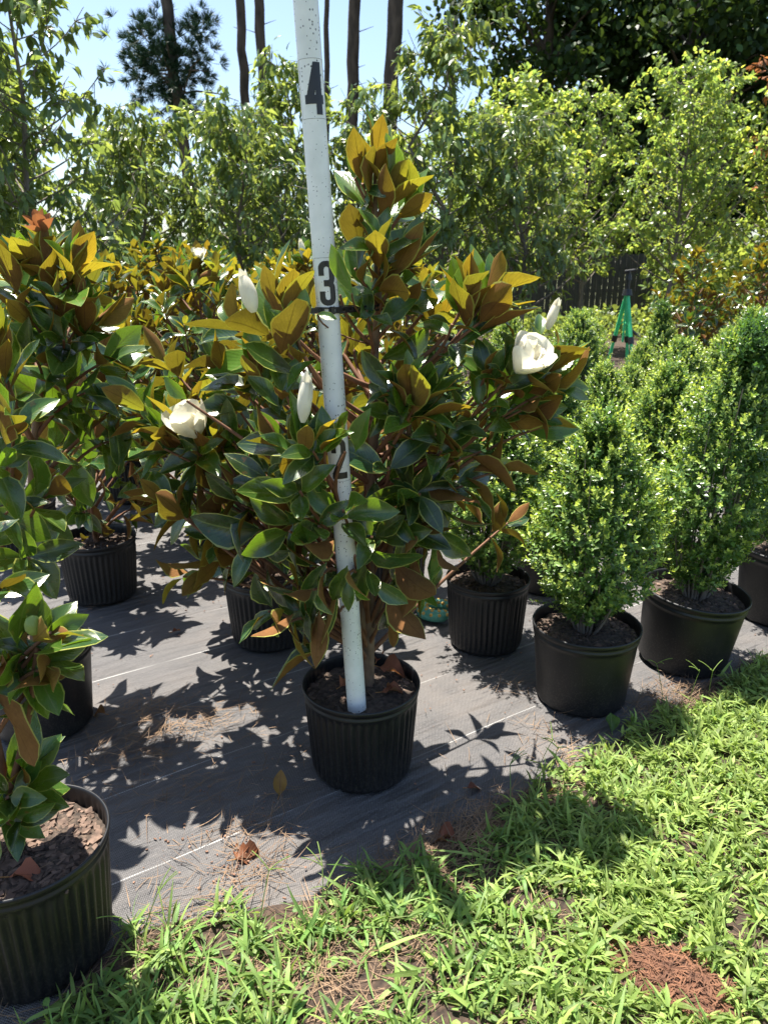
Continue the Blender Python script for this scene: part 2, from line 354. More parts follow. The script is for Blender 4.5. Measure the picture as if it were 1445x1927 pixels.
def smoothn(X, Y, s, seed):
    r = np.random.default_rng(seed); a = r.random((64, 64)); x = X / s; y = Y / s
    xi = np.floor(x).astype(int); yi = np.floor(y).astype(int); fx = x - xi; fy = y - yi; fx = fx * fx * (3 - 2 * fx); fy = fy * fy * (3 - 2 * fy)
    g = lambda i, j: a[i % 64, j % 64]
    return (g(xi, yi) * (1 - fx) + g(xi + 1, yi) * fx) * (1 - fy) + (g(xi, yi + 1) * (1 - fx) + g(xi + 1, yi + 1) * fx) * fy
def zfab(X, Y):
    u = X * LD[0] + Y * LD[1]; v = -X * LD[1] + Y * LD[0]
    z = .010 * smoothn(u, v * 4, .5, 1) + .004 * smoothn(u * 1.5, v * 5, .22, 2)
    d = edge_y(X) - Y   # dips under the lawn's edge
    return z - .006 - .05 * np.clip(d + .03, 0, .3)
sheet('weed_fabric', -3.6, 4.4, .6, 7.4, .03, zfab, M['fabric'])
mb = MB(); mb.add([[-9, 7.3, -.004], [12, 7.3, -.004], [12, 19.5, -.004], [-9, 19.5, -.004]], [[0, 1, 2, 3]])
o = mb.build('yard_ground', M['earth']); o['kind'] = 'structure'
def zlawn(X, Y):
    d = edge_y(X) - Y
    return -.03 + np.clip(d * .6 + .03, 0, .035) + .012 * smoothn(X, Y, .09, 5) + .006 * smoothn(X, Y, .03, 6)
xs = None
sheet('lawn_soil', -2.2, 4.4, -.4, 4.6, .025, zlawn, M['earth'])

# ------------------------------------------------------------------ pots
def pot_mesh(rt, h, ribbed, seed=0, zs=None):
    """rt = rim radius, h = height; base radius ~ .84 rt (ribbed) or .83"""
    rb = rt * (.855 if ribbed else .84); t = .004; zs = zs or h * .86; r = rt / .178
    hb = .04 * r
    pr = [(rb * .9, .0), (rb * .97, .003), (rb, .012)]
    n = 22
    for i in range(n + 1):
        f = i / n; pr.append((rb + (rt * .955 - rb) * f, .016 + (h - hb - .016) * f))
    pr += [(rt * .975, h - hb + .004), (rt * .98, h - hb + .012), (rt * .965, h - hb + .015), (rt * .97, h - hb + .022), (rt * .99, h - .016), (rt, h - .012), (rt * 1.004, h - .005), (rt * .995, h), (rt * .975, h - .001), (rt * .965, h - .006), (rt * .955, h - .02), (rt * .94, zs - .02), (rt * .93, zs - .05)]
    def rf(r, z, th):
        if ribbed:
            k = np.clip((z - .015) / .02, 0, 1) * np.clip((h - hb - .004 - z) / .015, 0, 1) * (r > rb * .95)
            wv = np.cos(th * 44); r = r + k * .0035 * np.sign(wv) * np.abs(wv) ** .5
        r = r * (1 + .004 * np.sin(th * 3 + seed) + .003 * np.sin(th * 2 + z * 9 + seed * 2))
        z = z + np.where(z < .02, .0025 * (1 + np.sin(th * 17 + seed)) * np.clip(1 - z / .02, 0, 1), 0)
        return r, z
    mb = MB(); lathe(mb, pr, 264 if ribbed else 128, 0, rf)
    return mb
def soil_mesh(rt, zs, seed=0, chips=90, csz=.012, straw=True):
    r = np.random.default_rng(seed); mb = MB(); nr, ns = 16, 60; V = [[0, 0, zs + .012]]
    for i in range(1, nr + 1):
        for j in range(ns):
            a = j / ns * 6.2832; rr = rt * .945 * i / nr; V.append([rr * math.cos(a), rr * math.sin(a), zs + .014 * (1 - (i / nr) ** 2) + r.normal() * .0028])
    Fq = []; mb2 = [[0, 1 + j, 1 + (j + 1) % ns] for j in range(ns)]
    for i in range(nr - 1):
        a = 1 + i * ns; b = a + ns
        for j in range(ns): k = (j + 1) % ns; Fq.append([a + j, b + j, b + k, a + k])
    V = np.array(V); mb.add(V, Fq); mb.F.append(np.array(mb2)); mb.M.append(np.zeros(len(mb2), int))
    for _ in range(chips):
        a = r.random() * 6.28; rr = rt * .9 * math.sqrt(r.random()); s = csz * r.uniform(.4, 1.3)
        A = rotz(r.random() * 6.28); t = r.uniform(-.5, .5); Tm = np.array([[1, 0, 0], [0, math.cos(t), -math.sin(t)], [0, math.sin(t), math.cos(t)]])
        n0 = len(mb.V); box(mb, (rr * math.cos(a), rr * math.sin(a), zs + .012 * (1 - (rr / rt) ** 2) + s * .15), (s * r.uniform(.8, 2), s, s * .35), 1, A @ Tm)
        mb.V[-1] = mb.V[-1] + r.normal(size=(8, 3)) * s * .12
    if straw:
        n = 18; a = r.random(n) * 6.28; rr = rt * .7 * r.random(n) ** .5; th = r.random(n) * 6.28
        P = np.stack([rr * np.cos(a), rr * np.sin(a), np.full(n, zs + .018)], 1); D = np.stack([np.cos(th), np.sin(th), r.normal(size=n) * .1], 1)
        leaves(mb, P, D, np.tile([[0, 0, 1.]], (n, 1)), .06, .0016, 'small', 3, m=2, rg=r)
    return mb
def add_pot(parent, rt, h, ribbed, seed, chips=90, csz=.012, off=(0, 0)):
    a = pot_mesh(rt, h, ribbed, seed).build('pot', M['plastic'], parent, loc=(off[0], off[1], .004))
    b = soil_mesh(rt, h * .86, seed, chips, csz).build('soil', [M['soil'], M['chip'], M['straw']], parent, smooth=False, loc=(off[0], off[1], .004))
    return a, b

# ------------------------------------------------------------------ magnolia
GA = 2.39996
def whorl(mb, P, A, n, L, s0, s1, youth, rg, droop=0., wr=.42, ph=None, face=None):
    A = A / np.linalg.norm(A); a = perp(A[None])[0]; b = np.cross(A, a); ph = rg.random() * 6.28 if ph is None else ph
    i = np.arange(n); f = i / max(n - 1, 1); az = ph + i * GA + rg.normal(size=n) * .25; th = np.radians(s0 + (s1 - s0) * f + rg.normal(size=n) * 7)
    E = np.cos(az)[:, None] * a + np.sin(az)[:, None] * b
    D = A * np.cos(th)[:, None] + E * np.sin(th)[:, None]; N = -E * np.cos(th)[:, None] + A * np.sin(th)[:, None]
    D = D + np.array([0, 0, -1.]) * droop * (.4 + f[:, None]) + rg.normal(size=(n, 3)) * .09
    if A[2] > -.2: D = D + np.array([0, 0, 1.]) * rg.uniform(-.1, .6, n)[:, None]
    N = N + rg.normal(size=(n, 3)) * .22
    Pb = P - A * (f[:, None] * L * .55) + E * .004
    Ln = L * rg.uniform(.72, 1.12, n) * (.72 + .36 * f); y = np.clip(youth * (1.1 - .6 * f) + rg.normal(size=n) * .3 * (youth > .2), 0, 1)
    if face is not None: N = N + np.asarray(face) * ((1.05 - youth) * rg.uniform(-.3, .95, n))[:, None]   # older leaves turn their upper side out to the light
    leaves(mb, Pb, D, N, Ln, Ln * rg.uniform(.88, 1.14, n) * wr, 'mag', 5, bend=rg.normal(.2, .4, n) + .25 * (1 - youth), cup=rg.uniform(.25, .7, n), wave=rg.uniform(.0, .17, n), youth=y, rg=rg)
def fat(mb, P, A, rg, rust=False):
    tube(mb, [P, P + A * .012, P + A * .026], [.004, .0042, .0005], 6)
def outv(d):
    d = np.array([d[0], d[1], 0]); d = d / (np.linalg.norm(d) + .08); return d + np.array([0, 0, .75])
def branch(mb, lf, T, tip, A, rg, r0=.008, trunk=None, fill=3, L=.12):
    """ascending branch from trunk polyline function T(z) to the whorl at tip"""
    d = tip[:2] - T(tip[2])[:2]; hd = np.linalg.norm(d)
    zb = max(tip[2] - hd * rg.uniform(.7, 1.1) - .03, T.zmin + .03) if tip[2] > T.zmin + .12 else T.zmin + .04
    zb = min(zb, T.zmax - .02); p0 = T(zb); tl = np.linalg.norm(tip - p0)
    p1 = (tip - A * tl * .45) * .6 + (p0 + (tip - p0) * .5) * .4 + rg.normal(size=3) * .015
    pts = bez(p0, p1, tip, 9); tube(mb, pts, np.linspace(min(r0, .004 + tl * .012), .0034, 9), 7)
    fc = outv(tip - T(tip[2]))
    for _ in range(fill):
        t = rg.uniform(.35, .9); k = t * 8; i = int(k); q = pts[i] + (pts[i + 1] - pts[i]) * (k - i) if i < 8 else pts[8]
        tg = norm((pts[min(i + 1, 8)] - pts[max(i - 1, 0)])[None])[0]
        whorl(lf, q, tg * .8 + rg.normal(size=3) * .5, 1 + int(rg.random() < .5), L * rg.uniform(.75, 1.05), 45, 75, .08, rg, .25, face=fc)
class Trunk:
    def __init__(s, pts): s.p = np.asarray(pts, float); s.zmin = s.p[0, 2]; s.zmax = s.p[-1, 2]
    def __call__(s, z): return np.array([np.interp(z, s.p[:, 2], s.p[:, k]) for k in range(3)])
def petals(mb, P, A, L, n, s0, s1, rg, bend=-.9, wr=.8):
    A = A / np.linalg.norm(A); a = perp(A[None])[0]; b = np.cross(A, a); i = np.arange(n); az = i * GA + rg.random() * 6
    th = np.radians(np.linspace(s0, s1, n)); E = np.cos(az)[:, None] * a + np.sin(az)[:, None] * b
    D = A * np.cos(th)[:, None] + E * np.sin(th)[:, None]; N = -E * np.cos(th)[:, None] + A * np.sin(th)[:, None]
    Ln = L * rg.uniform(.9, 1.08, n)
    leaves(mb, P + E * .006, D, N, Ln, Ln * wr, 'petal', 7, bend=np.full(n, bend) * rg.uniform(.8, 1.1, n), cup=.75, wave=.03, youth=0, rg=rg)
def bloom(parent, P, A, L, rg, off):
    mb = MB(); petals(mb, P, A, L * 1.0, 5, 12, 34, rg, -1.0, .85); petals(mb, P, A, L * 1.15, 5, 45, 70, rg, -1.05, .8); return mb.build('flower', M['petal'], parent, off=off)
def bud(parent, P, A, L, r, off):
    mb = MB(); A = A / np.linalg.norm(A); t = np.linspace(0, 1, 12); rad = r * np.sin(np.pi * np.clip(t * .93 + .05, 0, 1) ** .85) ** .8; rad[-1] = .001
    tube(mb, P + A * (t * L)[:, None], rad, 14); petals(mb, P, A, L * 1.0, 3, 5, 8, np.random.default_rng(3), -.2, .3)
    return mb.build('flower_bud', M['petal'], parent, off=off)

def gen_magnolia(seed, H, Rad, ncl, L=.13, gold=1., z0=.36, base=.26, shape=1.):
    """all in local coordinates; returns dict of MBs"""
    rg = np.random.default_rng(seed); lf, tw = MB(), MB()
    T = Trunk([[0, 0, base]] + [[rg.normal() * .012, rg.normal() * .012, z] for z in np.linspace(base + .2, H - .16, 5)])
    tube(tw, T.p, np.linspace(.015, .005, len(T.p)), 8)
    for i in range(ncl):
        f = (i + .5) / ncl; z = z0 + (H - .12 - z0) * (f ** .85); prof = (math.sin(math.pi * min(1, (f * .80 + .17))) ** .75) * shape
        r = Rad * prof * rg.uniform(.55, 1.08) if i < ncl - 1 else .0; az = i * GA + rg.normal() * .3
        tip = T(min(z, T.zmax)) + np.array([r * math.cos(az), r * math.sin(az), 0]); tip[2] = z
        out = np.array([math.cos(az), math.sin(az), 0]); k = f
        A = out * (1.0 - .75 * k) + np.array([0, 0, .15 + 1.1 * k]); A /= np.linalg.norm(A)
        branch(tw, lf, T, tip, A, rg, fill=3, L=L)
        y = gold * np.clip((f - .25) * 1.5, 0, 1) * rg.uniform(.55, 1.1)
        whorl(lf, tip, A, int(rg.integers(8, 12)), L * rg.uniform(.85, 1.1), 18, 72, y, rg, .25 * (1 - f), face=outv(tip - T(tip[2])))
    return lf, tw, T
def magnolia_thing(label, loc, seed, H, Rad, ncl, rz=0, gold=1., L=.13, group='potted magnolias on the fabric', rt=.18, z0=.4, extra=None):
    t = thing('potted_magnolia', label, 'magnolia', (loc[0], loc[1], 0), rz, group)
    add_pot(t, rt, .3, True, seed, 40)
    lf, tw, T = gen_magnolia(seed, H, Rad, ncl, L, gold, z0)
    if extra: extra(lf, tw, T, t)
    tw.build('trunk', M['twig'], t); lf.build('foliage', M['mag'], t)
    return t

# ---- the central magnolia, whorl by whorl: x, y (photo px of the whorl's heart), dy, axis right, axis up, toward viewer, n, leaf px, s0, s1, youth
CL = """
706 285 0 .0 1 .0 6 95 8 32 1
682 345 -.02 -.35 1 .1 6 105 10 45 1
668 335 -.02 -.45 1 -.1 4 85 12 40 1
735 355 -.02 .3 1 .15 8 100 14 50 .9
772 372 .0 .65 .8 .0 6 85 15 50 1
650 415 -.03 -.5 1 .1 7 95 15 50 .8
716 455 -.10 .05 1 .5 8 92 18 55 .65
760 505 -.06 .75 .6 .2 7 118 12 45 .95
722 520 .02 .1 1 .1 7 100 30 70 .4
668 505 -.06 -.4 .9 .4 7 90 22 60 .6
640 555 -.02 -.4 1 .2 7 95 25 65 .4
690 585 -.08 -.1 .9 .4 6 90 35 75 .3
760 580 -.02 .5 .6 .4 7 110 35 78 .1
820 560 .1 .5 .9 .1 7 85 25 60 .5
878 555 -.02 -.1 1 .15 9 110 10 48 .85
915 562 -.02 .45 1 .1 8 115 12 50 .75
925 590 -.04 .8 .6 .2 6 110 20 60 .75
850 610 -.06 -.2 .8 .5 7 85 30 70 .2
970 640 .02 .0 1 .1 5 80 20 50 .6
1010 640 .0 .35 1 -.1 8 95 12 50 .85
1045 690 .0 .9 .55 .1 7 95 12 50 .95
1040 730 -.03 1 .3 .2 7 105 12 50 .95
1010 700 -.05 .7 .3 .5 7 85 25 70 .6
955 710 -.08 .1 .6 .6 8 85 30 70 .45
915 700 -.05 -.4 .7 .5 7 80 25 65 .4
905 760 -.06 .0 .5 .7 6 90 40 80 .25
985 770 -.02 .8 .2 .4 7 100 25 65 .55
1015 805 .0 1 .1 .1 3 95 6 22 .8
935 745 .04 .6 .6 .2 8 95 30 75 .15
768 735 -.14 .0 1 .25 9 105 12 50 .75
800 745 -.14 .5 .9 .2 7 100 15 50 .9
780 765 -.12 .3 .5 .6 6 90 35 80 .45
730 735 -.08 -.4 .8 .4 6 95 30 70 .3
860 800 -.05 .6 .5 .4 7 100 30 75 .15
830 850 -.08 .2 .3 .6 7 110 35 80 .05
905 850 .0 .9 .2 .2 6 105 25 65 .25
925 890 .0 1 .05 .1 6 110 15 55 .15
870 915 -.04 .7 -.1 .4 7 100 30 75 .1
830 960 -.04 .4 -.5 .4 7 110 20 60 .0
790 930 -.10 .2 .1 .7 7 105 40 80 .0
770 1000 -.10 .1 -.4 .6 7 110 30 70 .0
820 1030 -.04 .3 -.9 .2 6 105 10 45 .0
790 1090 -.06 .2 -1 .1 6 105 10 40 .1
730 880 -.12 .0 .4 .7 6 105 40 80 .0
735 960 -.10 .1 .0 .7 6 100 40 80 .05
745 1120 -.08 .1 -1 .2 5 95 15 50 .0
700 1010 -.15 -.1 .3 .8 6 90 35 75 .35
515 560 -.18 -.2 1 .1 7 130 8 42 .85
545 590 -.16 .25 1 .0 7 115 10 45 .8
492 610 -.14 -.6 .8 .2 6 115 20 60 .5
560 640 -.14 .0 .9 .4 7 105 30 70 .4
440 615 -.12 -.8 .5 .3 7 110 25 65 .35
487 700 -.15 .0 1 .2 8 105 12 55 .75
455 730 -.15 -.4 .9 .3 7 90 20 60 .7
535 735 -.18 .2 .8 .4 7 95 30 70 .35
415 690 -.08 -.5 .8 .2 7 100 25 65 .4
600 700 -.02 -.1 .6 .4 7 110 40 80 .1
412 825 -.2 .35 1 .2 8 88 14 52 .9
350 760 .02 -.1 1 .1 9 95 14 50 1
318 820 -.16 -.5 1 .3 7 88 14 50 .9
340 790 -.2 -.4 1 .1 8 95 12 50 .7
300 800 -.18 -.8 .6 .2 7 95 20 60 .7
310 845 -.2 -.7 .3 .5 7 105 30 75 .2
370 850 -.22 -.1 .4 .8 7 95 35 80 .35
265 760 -.15 -.8 .8 .0 4 90 14 40 .8
440 830 -.2 .2 .6 .5 7 105 30 75 .2
575 815 -.26 .1 1 .2 8 92 14 52 .8
612 835 -.26 .5 1 .2 7 100 16 56 .6
590 850 -.26 .0 .4 .8 8 92 38 80 .55
525 830 -.24 -.7 .6 .4 7 115 20 60 .3
650 850 -.22 .8 .7 .3 6 115 20 60 .4
500 900 -.22 -.3 .4 .7 7 105 38 80 .12
565 925 -.24 .1 .3 .8 6 110 38 78 .3
455 950 -.2 -.7 .2 .4 7 110 30 75 .1
380 920 -.18 -.9 .3 .3 6 105 25 65 .25
330 965 -.15 -1 .1 .2 5 90 20 60 .5
300 940 -.12 -.9 .4 .0 4 90 15 55 .6
420 1000 -.18 -.6 -.1 .5 7 120 30 75 .05
395 1060 -.15 -.9 -.2 .2 6 90 20 60 .35
345 1085 -.12 -.9 -.3 .2 4 75 20 55 .7
480 1020 -.2 -.2 -.2 .7 6 120 35 80 .0
545 1000 -.22 .0 .0 .8 6 110 40 80 .15
600 990 -.2 .2 .1 .7 6 100 40 80 .1
645 960 -.22 .1 .6 .7 6 90 30 75 .55
668 1045 -.24 .2 .3 .6 6 92 30 80 .55
655 1085 -.24 .0 -.5 .6 6 95 25 65 .3
700 1090 -.18 .3 -.6 .5 6 95 25 65 .15
610 1080 -.18 -.2 -.6 .5 6 110 25 65 .0
505 1150 -.24 -.8 .1 .4 9 110 35 85 .25
545 1170 -.22 -.4 -.5 .4 6 100 25 65 .0
600 1170 -.2 -.1 -1 .2 6 95 10 35 .0
590 1110 -.18 -.3 -.3 .4 6 105 30 70 .0
640 1150 -.15 .0 -1 .2 4 95 15 40 .0
735 1165 -.1 .15 -1 .2 4 90 10 35 .0
"""
PB = G(680, 1283, .3); PB[2] = 0; Y0 = PB[1]
def clear_fn(P, D, L):
    bad = np.zeros(len(P), bool); L = np.broadcast_to(L, (len(P),))
    for t in (.0, .2, .4, .6, .8, 1.):
        Q = P + D * (L * t)[:, None] - np.array([0, 0, HC]); c = Q[:, 1] * cp - Q[:, 2] * sp_
        u = 722.5 + F * Q[:, 0] / c; v = 963.5 - F * (Q[:, 1] * sp_ + Q[:, 2] * cp) / c
        pc = np.interp(v, [0, 530, 880, 1337], [578, 616, 643, 673]); d = np.abs(u - pc)
        near = Q[:, 1] < PB[1] + .0
        for a, b, wd in ((0, 505, 44), (520, 575, 30), (592, 765, 44), (845, 925, 30), (1020, 1060, 20), (1165, 1400, 34)):
            bad |= near & (v > a) & (v < b) & (d < wd)
        # the flowers stay in the open
        for x, y, w_ in ((365, 788, 31), (988, 665, 31), (575, 750, 13), (467, 550, 14)): bad |= (Q[:, 1] < PB[1] + .03) & (np.hypot(u - x, v - y) < w_)
    return bad
def central():
    global CLEAR
    CLEAR = clear_fn
    rg = np.random.default_rng(11)
    t = thing('potted_magnolia', 'large white-flowering magnolia in ribbed black pot, tied to the numbered white pole', 'magnolia', PB, 0, 'potted magnolias on the fabric')
    add_pot(t, .18, .3, True, 5, 70, .011)
    lf, tw, bk = MB(), MB(), MB()
    T = Trunk([W(691, 1262, Y0 + .03), W(694, 1150, Y0 + .04), W(696, 1000, Y0 + .03), W(702, 850, Y0 + .04), W(703, 700, Y0 + .03), W(712, 560, Y0 + .02), W(706, 430, Y0 + .01), W(706, 310, Y0)])
    T.p[0, 2] = .245; tube(bk, T.p, [.0215, .019, .0175, .015, .012, .0095, .007, .004], 14)
    # second leader that forks low
    tube(bk, bez(W(683, 1180, Y0), W(672, 1060, Y0 - .03), W(655, 900, Y0 - .04), 8), np.linspace(.01, .006, 8), 8)
    tube(bk, bez(W(704, 1180, Y0 + .03), W(745, 1000, Y0 + .05), W(770, 800, Y0 - .06), 8), np.linspace(.011, .006, 8), 8)
    for ln in CL.strip().split('\n'):
        x, y, dy, ax, az, tw_, n, Lp, s0, s1, yo = map(float, ln.split())
        dy += np.interp(x, [420, 560], [.28, 0]); 
        if yo < .3: n = max(3, n - 1 - (rg.random() < .4))
        tip = W(x, y, Y0 + dy); A = norm(np.array([[ax, -tw_, az]]))[0]; dep = tip[1] * cp + (HC - tip[2]) * sp_
        L = Lp / F * dep * 1.2
        whorl(lf, tip, A, int(n), L, s0, s1, yo, rg, .05 if yo > .3 else .18, face=outv(tip - T(tip[2])) + np.array([0, -.35, 0]))
        branch(tw, lf, T, tip, A, rg, fill=int(rg.random() < .75), L=L)
    for k in range(13):   # the far side of the crown
        f = (k + .5) / 13; az = R(20 + 140 * ((k * .618) % 1)); z = .72 + .8 * f; r = (.42 - .2 * f) * rg.uniform(.6, 1.1)
        tip = T(z) + np.array([r * math.cos(az) * 1.1 - .04, r * math.sin(az), 0]); tip[2] = z; A = norm(np.array([[math.cos(az) * .8, math.sin(az) * .8, .3 + .9 * f]]))[0]
        whorl(lf, tip, A, 8, .155, 20, 72, .7 * f, rg, .1); branch(tw, lf, T, tip, A, rg, fill=1, L=.14)
    for k in range(11):
        az = R(110 + 85 * ((k * .618) % 1)); z = .7 + .65 * (k / 11); r = rg.uniform(.42, .72); tip = T(z) + np.array([r * math.cos(az), r * math.sin(az) * .95, 0]); tip[2] = z
        A = norm(np.array([[math.cos(az) * .8, math.sin(az) * .4, .8]]))[0]; whorl(lf, tip, A, 8, .16, 20, 72, .5, rg, .1); branch(tw, lf, T, tip, A, rg, fill=2, L=.14)
    CLEAR = None
    for (x0, y0, x1, y1, w_, yy) in ((662, 552, 618, 462, .34, .3), (668, 852, 688, 768, .36, .4), (598, 590, 632, 598, .4, .8)):
        a_, b_ = W(x0, y0, Y0 - .24), W(x1, y1, Y0 - .27); leaves(lf, a_[None], (b_ - a_)[None], np.array([[-.5, -.8, .5]]), np.array([np.linalg.norm(b_ - a_)]), np.array([np.linalg.norm(b_ - a_) * w_]), 'mag', 5, bend=.3, cup=.5, wave=.15, youth=yy, rg=rg)
        if y0 > 800: continue
        tube(tw, bez(a_, (a_ + W(x0, y0 + 30, Y0)) / 2 + np.array([0, 0, -.02]), W(700, y0 + 60, Y0 + .03), 8), .0022, 5)
    bk.build('trunk', M['bark'], t, off=PB); tw.build('branches', M['twig'], t, off=PB); lf.build('foliage', M['mag'], t, off=PB)
    r2 = np.random.default_rng(4)
    bloom(t, W(372, 822, Y0 + .02), np.array([-.35, -.35, 1.]), .098, r2, PB)
    bloom(t, W(970, 700, Y0 - .1), np.array([.55, -.3, .8]), .096, r2, PB)
    bud(t, W(570, 795, Y0 - .29), np.array([.12, 0, 1]), .115, .017, PB)
    bud(t, W(478, 588, Y0 - .2), np.array([-.25, 0, 1]), .098, .02, PB)
    bud(t, W(1030, 620, Y0 - .02), np.array([.3, 0, 1]), .08, .013, PB)
    # fallen leaves on the potting mix
    return t
central()

def px_whorls(txt, Y, seed, T, lf, tw, off):
    rg = np.random.default_rng(seed)
    for ln in txt.strip().split('\n'):
        x, y, dy, ax, az, tw_, n, Lp, s0, s1, yo = map(float, ln.split())
        tip = W(x, y, Y + dy); A = norm(np.array([[ax, -tw_, az]]))[0]; dep = tip[1] * cp + (HC - tip[2]) * sp_; L = Lp / F * dep * 1.1
        tip = tip - off
        whorl(lf, tip, A, int(n), L, s0, s1, yo, rg, .05, face=outv(tip - T(tip[2]))); branch(tw, lf, T, tip, A, rg, fill=1, L=L)

# near-left magnolia
NB = G(43, 1585, .3); NB[2] = 0
def near_left():
    t = thing('potted_magnolia', 'magnolia in large ribbed black pot at the bottom left, bark chips on soil', 'magnolia', NB, 0, 'potted magnolias on the fabric')
    pot_mesh(.182, .31, True, 2).build('pot', M['plastic'], t, loc=(0, 0, .004))
    soil_mesh(.182, .262, 9, 420, .012).build('soil', [M['soil'], M['chip'], M['straw']], t, smooth=False, loc=(0, 0, .004))
    lf, tw = MB(), MB(); Y = NB[1]
    T = Trunk(np.array([W(28, 1590, Y + .0), W(10, 1480, Y), W(-20, 1350, Y), W(-40, 1100, Y), W(-60, 800, Y)]) - NB); T.p[0, 2] = .26
    tube(tw, T.p, [.016, .013, .012, .009, .006], 10)
    tube(tw, bez(W(12, 1500, Y) - NB, W(50, 1420, Y) - NB, W(72, 1215, Y) - NB, 8), np.linspace(.009, .0065, 8), 8)
    px_whorls("""
75 1210 0 .3 .9 .3 8 120 30 85 .35
95 1190 -.02 .9 .5 .1 5 130 15 60 .55
80 1260 -.03 .7 -.3 .5 5 130 30 70 .25
70 1300 .0 -.1 -.8 .5 4 140 30 65 .2
20 1230 .0 -.8 .3 .3 5 120 30 75 .3
45 1475 0 .8 .6 .2 6 120 20 65 .3
15 1500 -.05 .2 .3 .6 7 120 35 85 .2
25 1540 -.03 .9 .1 .5 5 110 25 75 .5
-10 1450 .0 -.5 .6 .4 6 120 30 70 .4
0 1100 .05 .5 .5 .2 6 130 25 70 .2
-60 1300 0 -.8 .5 .2 6 120 30 75 .3
-70 1000 0 -.3 .9 .1 7 120 20 65 .5
-60 780 0 0 1 0 8 120 15 60 .8
""", Y, 21, T, lf, tw, NB)
    # seed cone
    c = MB(); lathe(c, [(.001, 0), (.010, .004), (.0155, .014), (.0155, .026), (.011, .036), (.001, .042)], 24)
    k = c.build('seed_cone', M['holly'], t, loc=tuple(W(66, 1195, Y - .04) - NB))
    tw.build('trunk', M['twig'], t); lf.build('foliage', M['mag'], t)
near_left()

# magnolia behind it at the left edge
L2 = G(65, 1215, .3); L2[2] = 0
def left_two():
    t = thing('potted_magnolia', 'magnolia in smooth black pot at left edge, rust-brown spent flower at its top', 'magnolia', L2, 0, 'potted magnolias on the fabric')
    add_pot(t, .182, .3, False, 7, 60); Y = L2[1]
    lf, tw, bk = MB(), MB(), MB()
    T = Trunk(np.array([W(62, 1205, Y), W(60, 1000, Y), W(62, 850, Y), W(82, 700, Y), W(95, 560, Y), W(92, 445, Y)]) - L2); T.p[0, 2] = .25
    tube(bk, T.p, [.017, .0145, .012, .009, .007, .004], 10)
    px_whorls("""
90 455 0 0 1 .1 8 90 15 60 .8
60 500 -.05 -.4 1 .2 8 100 15 55 .9
140 500 -.05 .4 1 .1 8 100 15 55 .9
15 510 -.1 -.3 1 .1 8 100 15 55 .8
160 580 -.05 .1 1 .1 8 105 10 48 .9
110 560 -.1 .1 .8 .4 7 100 30 70 .5
40 590 -.1 -.4 .6 .4 7 105 25 70 .5
185 610 0 1 .3 .1 6 110 20 60 .4
120 640 -.1 .1 .2 .6 7 105 35 80 .2
70 680 -.1 -.4 .2 .5 7 105 35 80 .2
200 680 .0 .9 .3 .3 7 110 25 75 .2
160 740 -.05 .6 .1 .4 7 115 30 80 .1
225 760 .05 .9 .3 .2 7 110 25 70 .3
100 770 .0 .3 .0 .6 7 110 35 80 .1
210 830 .05 .8 .0 .3 7 110 25 75 .1
130 860 .05 .5 .0 .5 6 110 30 80 .1
160 560 .4 .5 .8 -.3 8 110 20 70 .5
200 700 .4 .8 .5 -.3 8 110 20 70 .3
60 520 .35 -.2 .9 -.3 8 110 20 70 .5
140 830 .35 .8 .3 -.3 8 110 20 70 .1
5 690 -.3 .0 1 .1 9 110 12 55 1
-20 640 -.3 .1 1 .1 9 110 12 50 1
30 800 -.42 .6 .9 .2 8 115 14 60 .6
15 880 -.4 .6 .2 .6 6 110 30 80 .6
90 930 -.25 .9 .4 .1 5 120 12 50 .4
20 960 -.3 .8 .1 .4 6 120 30 75 .2
55 1050 -.2 .4 .2 .6 6 110 35 80 .1
-30 800 -.3 -.3 .9 .2 8 110 15 60 .8
""", Y, 31, T, lf, tw, L2)
    fl = MB(); petals(fl, W(82, 440, Y - .03) - L2, np.array([0, -.2, 1.]), .065, 8, 15, 70, np.random.default_rng(5), -.3, .6); fl.build('spent_flower', M['deadleaf'], t)
    bk.build('trunk', M['bark'], t); tw.build('branches', M['twig'], t); lf.build('foliage', M['mag'], t)
left_two()

p = G(182, 1010, .3)
t = magnolia_thing('magnolia in ribbed black pot left of the open aisle, low twigs over its rim', (p[0], p[1]), 41, 1.5, .40, 34, gold=.8, L=.14)
p = G(38, 945, .3)
t = magnolia_thing('magnolia in the farther ribbed pot at the left edge, behind the spent flower', (p[0], p[1]), 43, 1.6, .42, 40, gold=.9, z0=.6)
p = G(502, 1078, .3)
magnolia_thing('magnolia in ribbed black pot directly behind the left side of the central tree', (p[0], p[1]), 44, 1.34, .46, 40, gold=.8, L=.15)
p = G(735, 1005, .3)
magnolia_thing('magnolia half hidden behind the central trunk, its pot showing right of the trunk', (p[0], p[1]), 45, 1.3, .34, 28, gold=.6)
